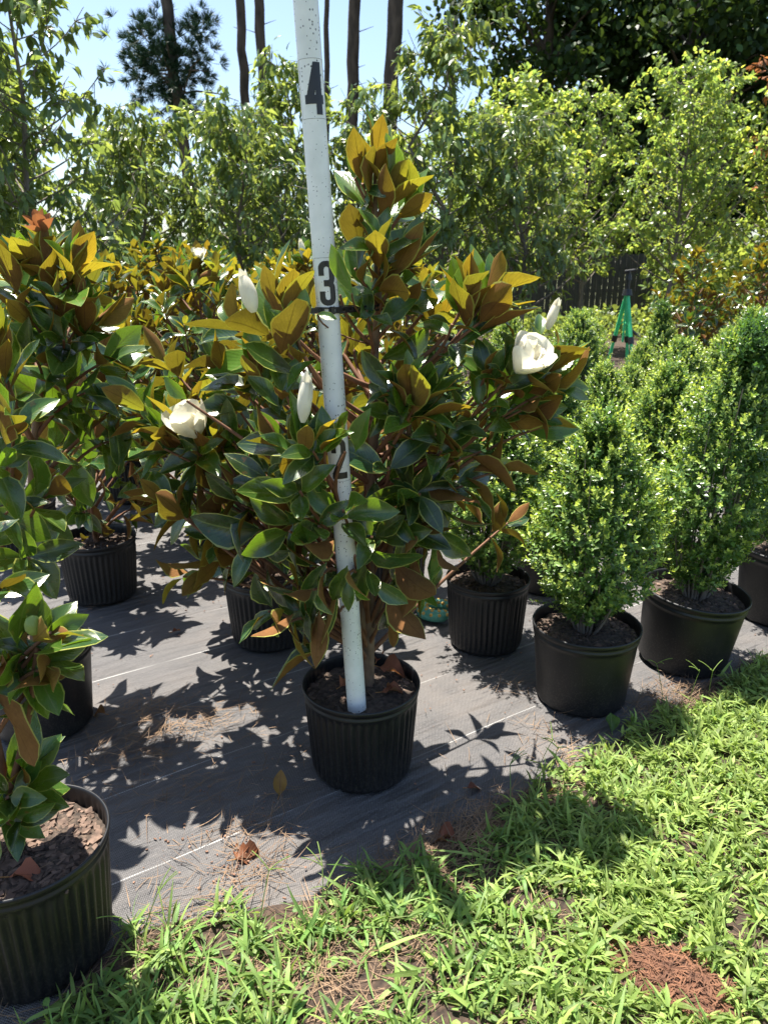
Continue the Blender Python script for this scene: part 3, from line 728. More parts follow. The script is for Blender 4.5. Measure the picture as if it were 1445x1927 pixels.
# a block of magnolias behind, from three variants
vA = magnolia_thing('magnolia with a white open flower on top, in the left block behind the central tree', (-.97, 4.1), 51, 1.68, .54, 64, gold=1., L=.14)
bloom(vA, np.array([.02, -.05, 1.55]), np.array([0, -.3, 1.]), .06, np.random.default_rng(8), (0, 0, 0))
vB = magnolia_thing('magnolia with upright gold shoots and a white bud, left block', (-.35, 4.55), 52, 1.72, .54, 64, gold=1., L=.14)
bud(vB, np.array([-.1, -.1, 1.56]), np.array([-.2, 0, 1.]), .11, .02, (0, 0, 0))
vC = magnolia_thing('broad magnolia with mixed green and bronze leaves, left block', (-1.75, 4.9), 53, 1.66, .54, 64, gold=.9, L=.14)
spots = [(vA, -1.2, 5.3, 1.9, 1.04, 'magnolia in the second row of the left block, near the aisle'),
         (vB, -2.6, 5.9, 2.5, 1.05, 'magnolia at the far left of the second magnolia row'),
         (vC, -.55, 5.7, 4.0, 1.03, 'magnolia in the second row behind the bud-bearing one'),
         (vA, .15, 5.3, 5.0, 1.0, 'magnolia whose crown shows just behind the pole'),
         (vB, -1.9, 6.7, .9, 1.08, 'magnolia in the rear row below the weeping trees'),
         (vC, -.2, 6.8, 2.2, 1.06, 'magnolia in the rear row left of the pole'),
         (vA, -3.3, 7.0, 3.3, 1.08, 'magnolia in the rear row at the left edge'),
         (vC, -.95, 7.1, 5.2, 1.05, 'magnolia in the middle of the rear magnolia row')]
for v, x, y, rz, s, lb in spots:
    c = copy_tree(v); place(c, (x, y, 0), rz, s, lb)
    for ch in [k for k in bpy.data.objects if k.parent == c and k.name.split('.')[0] in ('flower', 'flower_bud')]:
        bpy.data.objects.remove(ch)
# the magnolias at the right, beyond the shrubs
vD = magnolia_thing('bronze magnolia spire beyond the shrubs, right of the green tripod', (3.2, 8.0), 61, 1.8, .42, 48, gold=1., L=.13, group='bronze magnolias beyond the shrubs')
for x, y, rz, s, lb in [(3.98, 8.2, 2, 1.0, 'bronze magnolia by the right edge, beyond the shrubs'), (3.55, 8.9, 4, .8, 'low bronze magnolia just right of the tripod hose'), (4.35, 8.8, 1, 1.08, 'bronze magnolia cut off by the right edge')]:
    place(copy_tree(vD), (x, y, 0), rz, s, lb)

# ------------------------------------------------------------------ holly shrubs
def gen_shrub(seed, H, Rad, n, z0=.32, taper=1., spire=0.):
    rg = np.random.default_rng(seed); lf, st = MB(), MB()
    # stems
    ns = 26; tips = []
    for i in range(ns):
        az = i * GA; f = rg.uniform(.35, 1); r = Rad * .75 * math.sqrt(rg.random()); top = z0 + (H - z0) * f
        p0 = np.array([.03 * math.cos(az), .03 * math.sin(az), .26]); p2 = np.array([r * math.cos(az), r * math.sin(az), top]); p1 = np.array([p2[0] * .8, p2[1] * .8, .26 + (top - .26) * .35])
        pts = bez(p0, p1, p2, 7); tube(st, pts, np.linspace(.006, .0016, 7), 5, cap=False)
    # shoots
    u = rg.random(n); f = u ** .92
    prof = lambda f: (np.sin(np.pi * np.clip(f * .91 + .06, 0, 1)) ** .85) * (1 - .25 * f * taper)
    lump = lambda az, f: .72 + .62 * smoothn(az * 1.0 + 3, f * 9 + seed, .85, seed) + .18 * smoothn(az * 3 + 3, f * 22 + seed, .9, seed + 1)
    az = rg.random(n) * 6.2832; rr = Rad * prof(f) * lump(az, f) * (rg.random(n) ** .42)
    z = z0 + (H - z0) * f
    if spire:
        k = rg.random(n) < .12; rr = np.where(k, rr * .3, rr); z = np.where(k, H + rg.random(n) * spire, z); rr = np.where(k, .06 * (1 - (z - H) / spire) + .01, rr)
    st_ = rg.random(n) < .07; rr = np.where(st_, rr * rg.uniform(1., 1.22, n), rr); z = np.where(st_, z + rg.uniform(0, .06, n), z)
    P = np.stack([rr * np.cos(az), rr * np.sin(az), z], 1)
    out = np.stack([np.cos(az), np.sin(az), np.zeros(n)], 1); q = (rr / Rad)[:, None]
    D = norm(out * (.25 + .6 * q) + np.array([0, 0, .9]) + rg.normal(size=(n, 3)) * .35)
    SL = rg.uniform(.03, .10, n)
    m = 13
    bas = perp(D); b2 = np.cross(D, bas)
    Pl, Dl, Nl, Yl, Ll = [], [], [], [], []
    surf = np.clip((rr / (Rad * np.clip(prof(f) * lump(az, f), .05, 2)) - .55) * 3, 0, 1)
    for j in range(m):
        t = j / (m - 1); a = j * GA + az * 7; E = np.cos(a)[:, None] * bas + np.sin(a)[:, None] * b2
        Pl.append(P + D * (SL * t)[:, None]); th = 1.15 - .75 * t
        Dl.append(E * math.sin(th) + D * math.cos(th)); Nl.append(-E * math.cos(th) + D * math.sin(th) + rg.normal(size=(n, 3)) * .25)
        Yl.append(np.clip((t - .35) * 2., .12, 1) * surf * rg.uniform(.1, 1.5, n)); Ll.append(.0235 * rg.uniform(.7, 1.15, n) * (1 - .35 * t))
    cat = np.concatenate; Ls = cat(Ll)
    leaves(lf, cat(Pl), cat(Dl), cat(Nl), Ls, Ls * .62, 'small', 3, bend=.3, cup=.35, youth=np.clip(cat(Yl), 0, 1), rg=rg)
    return lf, st
def shrub_thing(label, loc, seed, H, Rad, n, rt, hp, ribbed, lean=(0, 0), **k):
    t = thing('potted_shrub', label, 'shrub', (loc[0], loc[1], 0), 0, 'small-leaved shrubs in black pots')
    add_pot(t, rt, hp, ribbed, seed, 200, .010)
    lf, st = gen_shrub(seed, H, Rad, n, **k)
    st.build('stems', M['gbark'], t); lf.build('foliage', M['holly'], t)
    t.rotation_euler = (lean[0], lean[1], 0)
    return t
p = G(1103, 1172, .3); s1 = shrub_thing('rounded small-leaved shrub in smooth black pot, nearest the grass', p, 3, 1.0, .208, 1500, .19, .3, False)
p = G(918, 1085, .3); s2 = shrub_thing('small-leaved shrub in ribbed black pot, right of the central magnolia', p, 4, 1.02, .23, 1300, .172, .3, True)
p = G(1297, 1112, .3); s3 = shrub_thing('tall small-leaved shrub in tilted smooth black pot, second from the grass', p, 5, 1.18, .212, 1850, .2, .31, False, lean=(R(2), R(4)), spire=.12)
for v, x, y, rz, s, lb in [
    (s1, 1.80, 3.08, 1.2, 1.12, 'shrub in smooth black pot at the right edge, third from the grass'),
    (s3, .80, 3.42, 2.2, .86, 'shrub directly behind the nearest one, in the second shrub row'),
    (s1, 1.40, 3.65, 3.1, 1.0, 'shrub in the second row, behind the tilted pot'),
    (s2, .78, 4.35, 1.0, 1.0, 'shrub in the third row, below the left foot of the tripod'),
    (s1, 1.35, 4.6, 4.2, .9, 'shrub in the third row, straight below the tripod'),
    (s1, 2.15, 4.05, 5.2, 1.08, 'shrub in the second row by the right edge'),
    (s2, 2.0, 5.05, 2.6, 1.0, 'shrub in the third row, right of the tripod'),
    (s1, 2.75, 4.9, 0.5, 1.1, 'shrub in the third row at the right edge'),
    (s1, 1.25, 5.5, .7, .86, 'shrub in the fourth row, left of the tripod'),
    (s2, 1.95, 5.9, 2.7, .74, 'shrub in the fourth row, in front of the tripod legs'),
    (s2, 2.7, 5.95, 3.9, 1.0, 'shrub in the fourth row, below the bronze spire'),
    (s1, 3.4, 5.9, 1.9, 1.05, 'shrub in the fourth row at the right edge'),
    (s1, 2.25, 6.6, 3.9, .85, 'rear shrub right of the tripod hose'),
    (s3, 2.75, 7.6, 1.9, .9, 'rearmost shrub right of the tripod'),
    (s2, 2.35, 8.9, 1.9, 1.0, 'farthest shrub left of the tripod'),
    (s1, 1.3, 7.9, 2.9, 1.0, 'far shrub seen right of the gold side shoot'),
    (s2, 1.75, 6.9, 4.9, 1.08, 'rear shrub left of the tripod'),
    (s1, 3.35, 7.0, 5.6, 1.1, 'rear shrub below the bronze magnolias'),
    (s2, .35, 5.0, 5.9, .95, 'shrub half hidden behind the central magnolia, third row')]:
    c = copy_tree(v); place(c, (x, y, 0), rz, s, lb)

# ------------------------------------------------------------------ white pole, numerals, strap
ZB = .262
pb = G(672, 1337, ZB); PY = pb[1]
ptop = W(575, 0, PY - .02); dirp = (ptop - pb) / np.linalg.norm(ptop - pb); PR = .0277
def pole():
    t = thing('measuring_pole', 'white speckled plastic pole with black numerals, standing in the central pot', 'pole', pb)
    LN = 1.98; n = 60
    mb = MB(); z = np.linspace(0, LN, n); tube(mb, dirp * z[:, None], PR, 40, cap=False)
    tube(mb, dirp * z[::-1][:, None], PR * .9, 40, cap=False)
    ring = []
    mb.build('pipe', M['pvc'], t)
    ex = np.array([1., 0, 0]); ex = ex - dirp * ex.dot(dirp); ex /= np.linalg.norm(ex); ey = np.cross(dirp, ex)   # ey points away from viewer
    def s_at(py): # distance along the pole for an image row
        lo, hi = 0, LN
        for _ in range(40):
            m = (lo + hi) / 2; q = pb + dirp * m - np.array([0, 0, HC]); c = q[1] * cp - q[2] * sp_; v = 963.5 - F * (q[1] * sp_ + q[2] * cp) / c
            lo, hi = (m, hi) if v > py else (lo, m)
        return lo
    def wrap(a, s, r): return dirp * s + r * (math.sin(a) * ex - math.cos(a) * ey)
    def numeral(ch, y0, y1, ac, aw):
        sb, st = s_at(y1), s_at(y0); nu, nv = 56, 120; cell = []
        def seg(x, y, ax, ay, bx, by, w):
            dx, dy = bx - ax, by - ay; t_ = max(0, min(1, ((x - ax) * dx + (y - ay) * dy) / (dx * dx + dy * dy))); return math.hypot(x - ax - t_ * dx, (y - ay - t_ * dy)) < w
        def inside(x, y):  # x 0..1, y 0..2.6 up
            if ch == '4':
                if .60 <= x <= .97 and y >= 0 and y <= 2.6: return True if (x > .6) else False
                if 0 <= x <= 1.08 and .55 <= y <= 1.0: return True
                # diagonal
                xl = .0 + (y - .55) / 2.05 * .55; xr = xl + .42
                return .55 <= y <= 2.6 and xl <= x <= max(xr, xl)
            # stroke digits in an oval-ended box
            def rr(x, y, cx, cy, hx, hy, r):
                dx, dy = abs(x - cx) - (hx - r), abs(y - cy) - (hy - r)
                return math.hypot(max(dx, 0), max(dy, 0)) + min(max(dx, dy), 0) - r
            if ch == '3':
                for cy in (1.87, .73):
                    o_, i_ = rr(x, y, .5, cy, .5, .73, .45), rr(x, y, .5, cy, .15, .40, .15)
                    if o_ < 0 and i_ > 0:
                        if x < .45 and ((cy > 1 and y < 1.75) or (cy < 1 and y > .85)): continue
                        return True
                return .3 < x < .75 and 1.12 < y < 1.5
            if ch == '2':
                if 0 <= x <= 1 and 0 <= y <= .42: return True
                o_, i_ = rr(x, y, .5, 1.87, .5, .73, .45), rr(x, y, .5, 1.87, .15, .40, .15)
                if o_ < 0 and i_ > 0 and not (x < .5 and y < 1.7) and y > 1.55: return True
                if .3 < y <= 1.6:
                    c = .19 + (y - .3) / 1.3 * .62; return abs(x - c) < .21
                return False
        vid = {}; V = []; Fc = []
        def vi(i, j):
            if (i, j) not in vid:
                vid[(i, j)] = len(V); a = ac + aw * ((i / nu) * 1.12 - .5); V.append(wrap(a, sb + (st - sb) * j / nv, PR + .0008))
            return vid[(i, j)]
        for i in range(nu):
            for j in range(nv):
                if inside((i + .5) / nu * 1.12, (j + .5) / nv * 2.6): Fc.append([vi(i, j), vi(i + 1, j), vi(i + 1, j + 1), vi(i, j + 1)])
        mb = MB(); mb.add(V, Fc); mb.build('numeral', M['ink'], t)
        # sticker outline
        ol = MB(); pad = (st - sb) * .07
        a0, a1 = ac - aw * .85, ac + aw * .85
        for s_ in (sb - pad, st + pad):
            tube(ol, [wrap(a, s_, PR + .0002) for a in np.linspace(a0, a1, 16)], .0005, 4)
        for a in (a0, a1): tube(ol, [wrap(a, s_, PR + .0002) for s_ in np.linspace(sb - pad, st + pad, 6)], .0004, 4)
        ol.build('sticker_edge', M['wire'], t)
    numeral('4', 122, 220, .2, 1.5); numeral('3', 491, 574, .18, 1.45); numeral('2', 822, 896, .1, 1.45)
    # strap, a flat notched band round the pole and the trunk
    s3 = s_at(583); C1 = pb + dirp * s3; C2 = W(718, 578, Y0 + .02)
    e = C2 - C1; zt = e[2]; e2 = e.copy(); e2[2] = 0; d = np.linalg.norm(e2); e2 /= d; nrm = np.array([-e2[1], e2[0], 0])
    r1, r2 = PR + .003, .014; pts = []
    for a in np.linspace(math.pi / 2, 3 * math.pi / 2, 20): pts.append(C1 + r1 * (math.cos(a) * e2 + math.sin(a) * nrm))
    for k in np.linspace(.08, .92, 26):
        pts.append(C1 - nrm * (r1 + (r2 - r1) * k) + e2 * d * k + np.array([0, 0, zt * k]))
    for a in np.linspace(-math.pi / 2, math.pi / 2, 14): pts.append(C2 + r2 * (math.cos(a) * e2 + math.sin(a) * nrm))
    for k in np.linspace(.92, .08, 26):
        pts.append(C1 + nrm * (r1 + (r2 - r1) * k) + e2 * d * k + np.array([0, 0, zt * k]))
    pts = np.array(pts); n = len(pts); sm = MB(); hh = .0075; T = norm(np.roll(pts, -1, 0) - np.roll(pts, 1, 0)); N = norm(np.cross(T, [0, 0, 1.])); th = .0014
    for i in range(n):
        j = (i + 1) % n; hole = (i % 4 in (1, 2))
        for z0, z1 in (((-hh, -hh * .45), (hh * .45, hh)) if hole else ((-hh, hh),)):
            V = [pts[q] + sgn * N[q] * th + np.array([0, 0, z]) for q in (i, j) for sgn in (-1, 1) for z in (z0, z1)]
            sm.add(V, [[0, 1, 3, 2], [4, 6, 7, 5], [0, 4, 5, 1], [2, 3, 7, 6], [0, 2, 6, 4], [1, 5, 7, 3]])
    tail = C1 - e2 * (r1 + .003) - nrm * .01
    box(sm, tail - e2 * .018, (.034, .003, .013), 0, rotz(math.atan2(e2[1], e2[0])))
    box(sm, C1 - nrm * (r1 + .003) - e2 * .015, (.012, .006, .018), 0, rotz(math.atan2(e2[1], e2[0])))
    so_ = sm.build('tie_strap', M['blackp'], off=C1, loc=tuple(C1), smooth=False); tag(so_, 'black notched plastic strap tying the white pole to the magnolia trunk', 'strap')
pole()

# ------------------------------------------------------------------ green tripod with hose
def tripod():
    b = G(1188, 700); Y = b[1]; t = thing('sprinkler_tripod', 'green three-legged tripod with black head and hose, standing behind the shrubs', 'tripod', (b[0], Y, 0))
    top = W(1180, 548, Y) - b
    feet = [W(1192, 695, Y - .35) - b, W(1145, 640, Y + .4) - b, W(1180, 690, Y + .15) - b]
    for f in feet:
        f[2] = .0; mb = MB(); d = (f - top) / np.linalg.norm(f - top); s = np.linalg.norm(f - top)
        tube(mb, [top, top + d * s * .62], [.03, .03], 10); tube(mb, [top + d * s * .58, f], .024, 10); l = mb.build('leg', M['green'], t)
        c = MB(); tube(c, [top + d * (s * .55), top + d * (s * .63)], .042, 10); c.build('collar', M['blackp'], l)
        c = MB(); tube(c, [f + np.array([0, 0, .05]), f], [.03, .05], 10); c.build('foot', M['blackp'], l)
    mb = MB(); c0 = top * np.array([1, 1, .0]); tube(mb, [top, top - np.array([0, 0, .75])], .016, 10); mb.build('centre_post', M['green'], t)
    mb = MB()
    for f in feet:
        a = top - np.array([0, 0, .45]); tube(mb, [a, top + (f - top) * .42], .01, 6)
    mb.build('brace', M['green'], t)
    mb = MB(); tube(mb, [top - np.array([0, 0, .06]), top + np.array([0, 0, .03])], [.08, .06], 14); tube(mb, [top + np.array([0, 0, .03]), top + np.array([0, 0, .16])], .032, 12)
    tube(mb, [top + np.array([0, 0, .16]), top + np.array([0, 0, .24])], [.05, .04], 12); tube(mb, [top + np.array([-.07, 0, .28]), top + np.array([.08, 0, .30])], .022, 10); tube(mb, [top + np.array([0, 0, .24]), top + np.array([0, 0, .3])], .03, 8)
    mb.build('head', M['blackp'], t)
    mb = MB(); tube(mb, bez(W(1188, 622, Y - .1) - b, W(1215, 640, Y - .1) - b, W(1218, 700, Y - .15) - b, 12), .022, 8); mb.build('hose', M['hose'], t)
tripod()

# ------------------------------------------------------------------ spotted ornament
def ornament():
    c = G(822, 1150, .03); mb = MB(); a = np.linspace(R(15), R(330), 40); r = .058
    pts = np.stack([c[0] + r * 1.15 * np.cos(a), c[1] + r * 1.0 * np.sin(a), np.full(40, .034)], 1)
    rad = .028 * np.clip(np.minimum(np.linspace(.25, 6, 40), np.linspace(6, .25, 40)), .3, 1); tube(mb, pts, rad, 16)
    o = mb.build('garden_ornament', M['toy'], off=c * [1, 1, 0], loc=(c[0], c[1], 0)); tag(o, 'curled sea-green rubber tentacle with yellow knobs, on the fabric beside the ribbed pot', 'ornament')
    for i in range(2, 38, 3):
        for al in (.5, 1.35, 2.3):
            n = np.array([math.cos(a[i]) * math.cos(al), math.sin(a[i]) * math.cos(al), math.sin(al)]); k = MB(); q = pts[i] + n * rad[i] * .96 - c * [1, 1, 0]
            tube(k, [q - n * .003, q + n * .003, q + n * .0055], [.0085, .0075, .003], 10); k.build('knob', M['knob'], o)
ornament()

# ------------------------------------------------------------------ lawn
PATCH = [(G(1255, 1850), .15, .085, -.6), (G(650, 1885), .16, .05, .2), (G(860, 1570), .16, .045, .5), (G(1310, 1320), .16, .05, .5)]
def patch_d(X, Y):
    d = np.ones_like(X)
    for c, a, b, r in PATCH:
        x = (X - c[0]) * math.cos(r) + (Y - c[1]) * math.sin(r); y = -(X - c[0]) * math.sin(r) + (Y - c[1]) * math.cos(r)
        d = np.minimum(d, np.sqrt((x / a) ** 2 + (y / b) ** 2))
    return d
def lawn():
    rg = np.random.default_rng(77); mb = MB()
    n = 52000; X = rg.uniform(-1.3, 3.2, n); Y = rg.uniform(.55, 4., n); d = edge_y(X) - Y
    keep = (d > -.02) & (rg.random(n) < np.clip((d + .05) * 6, 0, 1)) & (patch_d(X, Y) > rg.uniform(.8, 1.2, n))
    keep &= (rg.random(n) < .35 + .9 * smoothn(X, Y, .11, 9) ** 1.1)
    keep &= np.hypot(X - NB[0], Y - NB[1]) > .19
    far = (Y < 1.0) | (X > 2.2); keep &= (~far) | (rg.random(n) < .3)
    # thinner ragged lawn to the left, dense mat to the right
    dense = np.clip((X - .1) / .5, 0, 1); keep &= rg.random(n) < (.55 + .45 * dense) * (1 - .75 * (1 - dense) * (smoothn(X + 9, Y, .16, 12) > .62))
    X, Y, dense = X[keep], Y[keep], dense[keep]; n = len(X); print('tufts', n)
    for j in range(9):
        a = rg.random(n) * 6.2832; el = np.radians(np.where(rg.random(n) < .55, rg.uniform(5, 40, n), rg.uniform(35, 75, n))); 
        D = np.stack([np.cos(a) * np.cos(el), np.sin(a) * np.cos(el), np.sin(el)], 1)
        L = rg.uniform(.03, .072, n) * np.where(rg.random(n) < .12, 1.6, 1) * (1.25 - .4 * dense)
        P = np.stack([X + rg.normal(size=n) * .008, Y + rg.normal(size=n) * .008, .008 + rg.uniform(0, .035, n)], 1)
        N = np.tile([[0, 0, 1.]], (n, 1)) + rg.normal(size=(n, 3)) * .35
        leaves(mb, P, D, N, L, rg.uniform(.0035, .0125, n), 'grass', 3, bend=rg.uniform(.3, 1.5, n), cup=.25, youth=np.clip(rg.normal(.28 + .4 * dense, .25, n), 0, 1), rg=rg)
    # low broad-leaved weeds and fine blades that close the mat
    q = 60000; x = rg.uniform(-1.2, 2.2, q); yy = rg.uniform(1.0, 3.4, q); k = (edge_y(x) - yy > .01) & (patch_d(x, yy) > rg.uniform(.85, 1.2, q)) & (np.hypot(x - NB[0], yy - NB[1]) > .19) & (rg.random(q) < .35 + 1.1 * smoothn(x, yy, .13, 15) ** 1.5)
    x, yy = x[k], yy[k]; q = len(x); a = rg.random(q) * 6.2832; el = rg.uniform(.0, .9, q); P = np.column_stack([x, yy, rg.uniform(.008, .034, q)]); D = np.stack([np.cos(a) * np.cos(el), np.sin(a) * np.cos(el), np.sin(el)], 1)
    br = rg.random(q) < .45; L = np.where(br, rg.uniform(.012, .026, q), rg.uniform(.03, .07, q)); leaves(mb, P, D, np.tile([[0, 0, 1.]], (q, 1)) + rg.normal(size=(q, 3)) * .4, L, np.where(br, L * .6, .003), 'blob', 3, bend=rg.uniform(.1, 1.1, q), cup=.2, youth=np.clip(rg.normal(.3, .3, q), 0, 1), rg=rg)
    # stalks with seed heads
    for x, y, hh in [(480, 1800, .2), (290, 1800, .16), (250, 1840, .2), (1000, 1480, .18), (1030, 1470, .16), (1290, 1340, .16), (1250, 1345, .18), (1330, 1320, .17), (1180, 1440, .12), (350, 1860, .15), (610, 1740, .12), (1380, 1290, .14), (960, 1560, .14)]:
        g = G(x, y); t = rg.normal(size=2) * .05; q = g + np.array([t[0], t[1], hh])
        tube(mb, bez(g, (g + q) / 2 + np.array([0, 0, .03]), q, 6), .0011, 4)
        for k in range(3):
            aa = rg.random() * 6.28; e = q + np.array([math.cos(aa) * .05, math.sin(aa) * .05, .03]); tube(mb, bez(q, (q + e) / 2 + np.array([0, 0, .01]), e, 5), .0014, 4)
    o = mb.build('grass', M['grass']); o['kind'] = 'stuff'
    # stray crabgrass runners over the fabric edge
lawn()

# ------------------------------------------------------------------ straw, crumbs, mulch (uncountable litter)
def litter():
    rg = np.random.default_rng(5); mb = MB()
    C = [(300, 1395, .22, 420), (250, 1350, .12, 150), (430, 1580, .12, 80), (480, 1640, .1, 90), (300, 1500, .15, 60), (420, 1500, .16, 45), (780, 1640, .14, 260), (900, 1570, .16, 380), (990, 1545, .10, 160), (1060, 1440, .08, 60), (1240, 1330, .16, 330), (1330, 1310, .12, 200), (1180, 1440, .08, 40), (700, 1690, .12, 140), (640, 1770, .13, 120), (240, 1760, .12, 110), (380, 1740, .12, 70),
         (975, 1290, .1, 30), (1010, 1380, .08, 30), (930, 1215, .08, 26), (560, 1420, .2, 26), (880, 1400, .25, 22), (740, 1890, .1, 60), (560, 1800, .2, 260), (800, 1700, .2, 260), (420, 1860, .2, 160), (1000, 1800, .5, 420), (1250, 1600, .4, 300), (870, 1590, .12, 240), (1400, 1270, .12, 120), (210, 1130, .15, 60), (640, 1880, .15, 110), (60, 1900, .15, 80), (350, 1100, .3, 30)]
    P, D = [], []
    for x, y, s, n in C:
        g = G(x, y); q = g[:2] + (rg.normal(size=(n, 1)) * s * .8 * LD[:2] + rg.normal(size=(n, 1)) * s * .35 * _perp); a = rg.normal(math.atan2(LD[1], LD[0]), 1.0, n)
        z = np.where(edge_y(q[:, 0]) > q[:, 1], .014, .009); P.append(np.column_stack([q, z + rg.uniform(0, .012, n)])); D.append(np.column_stack([np.cos(a), np.sin(a), rg.normal(size=n) * .08]))
    P, D = map(np.concatenate, (P, D)); n = len(P)
    k = np.ones(n, bool)
    for c in (PB, NB, L2, G(1103, 1172, .3), G(918, 1085, .3), G(1297, 1112, .3)): k &= np.hypot(P[:, 0] - c[0], P[:, 1] - c[1]) > .175
    P, D = P[k], D[k]; n = len(P)
    leaves(mb, P, D, np.tile([[0, 0, 1.]], (n, 1)) + rg.normal(size=(n, 3)) * .3, rg.uniform(.04, .12, n), .0019, 'grass', 3, bend=rg.normal(0, .5, n), cup=.5, rg=rg)
    o = mb.build('pine_straw', M['straw']); o['kind'] = 'stuff'
    # crumbs
    mb = MB(); n = 1500
    for i in range(n):
        if i < 420:
            x, y, s = [(430, 1640, .035), (425, 1715, .04), (1290, 1330, .06), (470, 1490, .2), (400, 1600, .12), (1020, 1290, .12)][i % 6]; g = G(x, y)[:2] + rg.normal(size=2) * s
        else: g = np.array([rg.uniform(-1.8, 1.9), rg.uniform(1.3, 4.2)])
        if g[1] < edge_y(g[0]) - .02: continue
        s = .0013 + .004 * rg.random() ** 2.2; box(mb, (g[0], g[1], .007 + s * .2), (s * rg.uniform(.8, 2), s, s * .5), 0, rotz(rg.random() * 6.28)); mb.V[-1] = mb.V[-1] + rg.normal(size=(8, 3)) * s * .15
    o = mb.build('bark_crumbs', M['litter'], smooth=False); o['kind'] = 'stuff'
    # reddish mulch showing through the lawn
    mb = MB(); c, a, b, r = PATCH[0]; nr, ns = 14, 48; V = []
    for i in range(nr + 1):
        for j in range(ns):
            t = j / ns * 6.2832; q = i / nr * 1.15; x, y = a * q * math.cos(t), b * q * math.sin(t); X, Y = c[0] + x * math.cos(r) - y * math.sin(r), c[1] + x * math.sin(r) + y * math.cos(r)
            V.append([X, Y, .006 + .028 * (1 - min(1, q / 1.15) ** 2) + rg.normal() * .002])
    i = np.arange(nr)[:, None] * ns; j = np.arange(ns)[None]; k = (j + 1) % ns; mb.add(V, np.stack([i + j, i + ns + j, i + ns + k, i + k], -1).reshape(-1, 4))
    n = 900; q = np.sqrt(rg.random(n)) * 1.05; t = rg.random(n) * 6.28; x, y = a * q * np.cos(t), b * q * np.sin(t); P = np.stack([c[0] + x * math.cos(r) - y * math.sin(r), c[1] + x * math.sin(r) + y * math.cos(r), .012 + .028 * (1 - (q / 1.15) ** 2)], 1); th = rg.random(n) * 6.28
    leaves(mb, P, np.stack([np.cos(th), np.sin(th), rg.normal(size=n) * .25], 1), np.tile([[0, 0, 1.]], (n, 1)), rg.uniform(.01, .04, n), rg.uniform(.0015, .004, n), 'small', 3, m=1, rg=rg)
    o = mb.build('red_mulch', [M['dirt'], M['redchip']]); o['kind'] = 'stuff'
litter()

# ------------------------------------------------------------------ fallen leaves, each its own thing
def fallen(px, py, z, L, ang, label, youth=0., wr=.5, bend=.9, cup=.8, wave=.3, tilt=.15, seed=1, n=1, kind='mag', mm='dryleaf'):
    g = G(px, py, z); rg = np.random.default_rng(seed); mb = MB(); a = ang + np.arange(n) * .5
    leaves(mb, np.zeros((n, 3)), np.stack([np.cos(a), np.sin(a), np.full(n, tilt)], 1), np.tile([[.1, -.1, 1.]], (n, 1)), L, L * wr, kind, 5, bend=bend, cup=cup, wave=wave, youth=youth, rg=rg)
    tube(mb, [np.zeros(3), -np.array([math.cos(ang), math.sin(ang), -.1]) * L * .25], .0014, 5)
    o = mb.build('fallen_leaf', M[mm], loc=(g[0], g[1], g[2] + .014)); tag(o, label, 'leaf', 'fallen leaves')
fallen(445, 1625, 0, .098, .35, 'big curled orange-brown dry leaf lying on the fabric near the grass', .1, .5, n=3, seed=2, bend=1.3, wave=.34, tilt=.05)
fallen(526, 1505, 0, .075, 1.5, 'yellow-brown leaf scrap standing upright left of the central pot', .9, .55, tilt=1.6, bend=.3)
fallen(878, 1490, 0, .05, .1, 'small brown leaf on the fabric right of the central pot', .0, .5)
fallen(1020, 1500, 0, .06, .7, 'yellow leaf at the edge of the grass', 1., .6)
fallen(1150, 1385, 0, .07, 1.4, 'pale green leaf propped against the base of the nearest shrub pot', 0, .6, bend=.2, tilt=.9, mm='grass')
fallen(860, 1590, 0, .085, 2.6, 'reddish dead leaf on the straw at the grass edge', .0, .6, n=2)
fallen(325, 1195, 0, .05, .8, 'dark curled leaf in the aisle, left of the central pot', .0, .4)
fallen(200, 1350, 0, .06, 2.8, 'tan leaf on the pine straw right of the smooth left pot', .4, .6)
fallen(560, 1260 - 270, 0, .05, .2, 'orange leaf fallen in the shaded aisle behind the central tree', .3, .6)
for q in [(712, 1262, .105, -.4, 'large red-brown dry leaf on the soil right of the pole'), (718, 1310, .08, .3, 'smaller red-brown dry leaf at the front of the central pot'), (640, 1300, .075, 1.0, 'tan dry leaf on the soil left of the pole'), (708, 1252, .06, 1.4, 'pale crumpled leaf at the foot of the central trunk'), (745, 1305, .05, 2.2, 'grey-green dry leaf by the right rim of the central pot')]:
    fallen(q[0], q[1], .272, q[2], q[3], q[4], .05, .6, seed=int(q[0]))
fallen(20, 1660, .27, .075, .2, 'grey-brown dry leaf at the front of the bottom left pot', .0, .6, seed=4)

# ------------------------------------------------------------------ fence
def fence():
    t = thing('wooden_fence', 'dark weathered privacy fence of upright boards behind the young trees', 'fence', (0, 20, 0)); mb = MB(); r = np.random.default_rng(3); x = -24.
    while x < 24: w = .14; box(mb, (x, 0, .95 + r.normal() * .008), (w - .008, .02, 1.9)); x += w + .004
    mb.build('boards', M['wood'], t, smooth=False); mb = MB()
    for z in (.4, 1.0, 1.6): box(mb, (0, .035, z), (48, .04, .09))
    mb.build('rail', M['wood'], t, smooth=False)
fence()

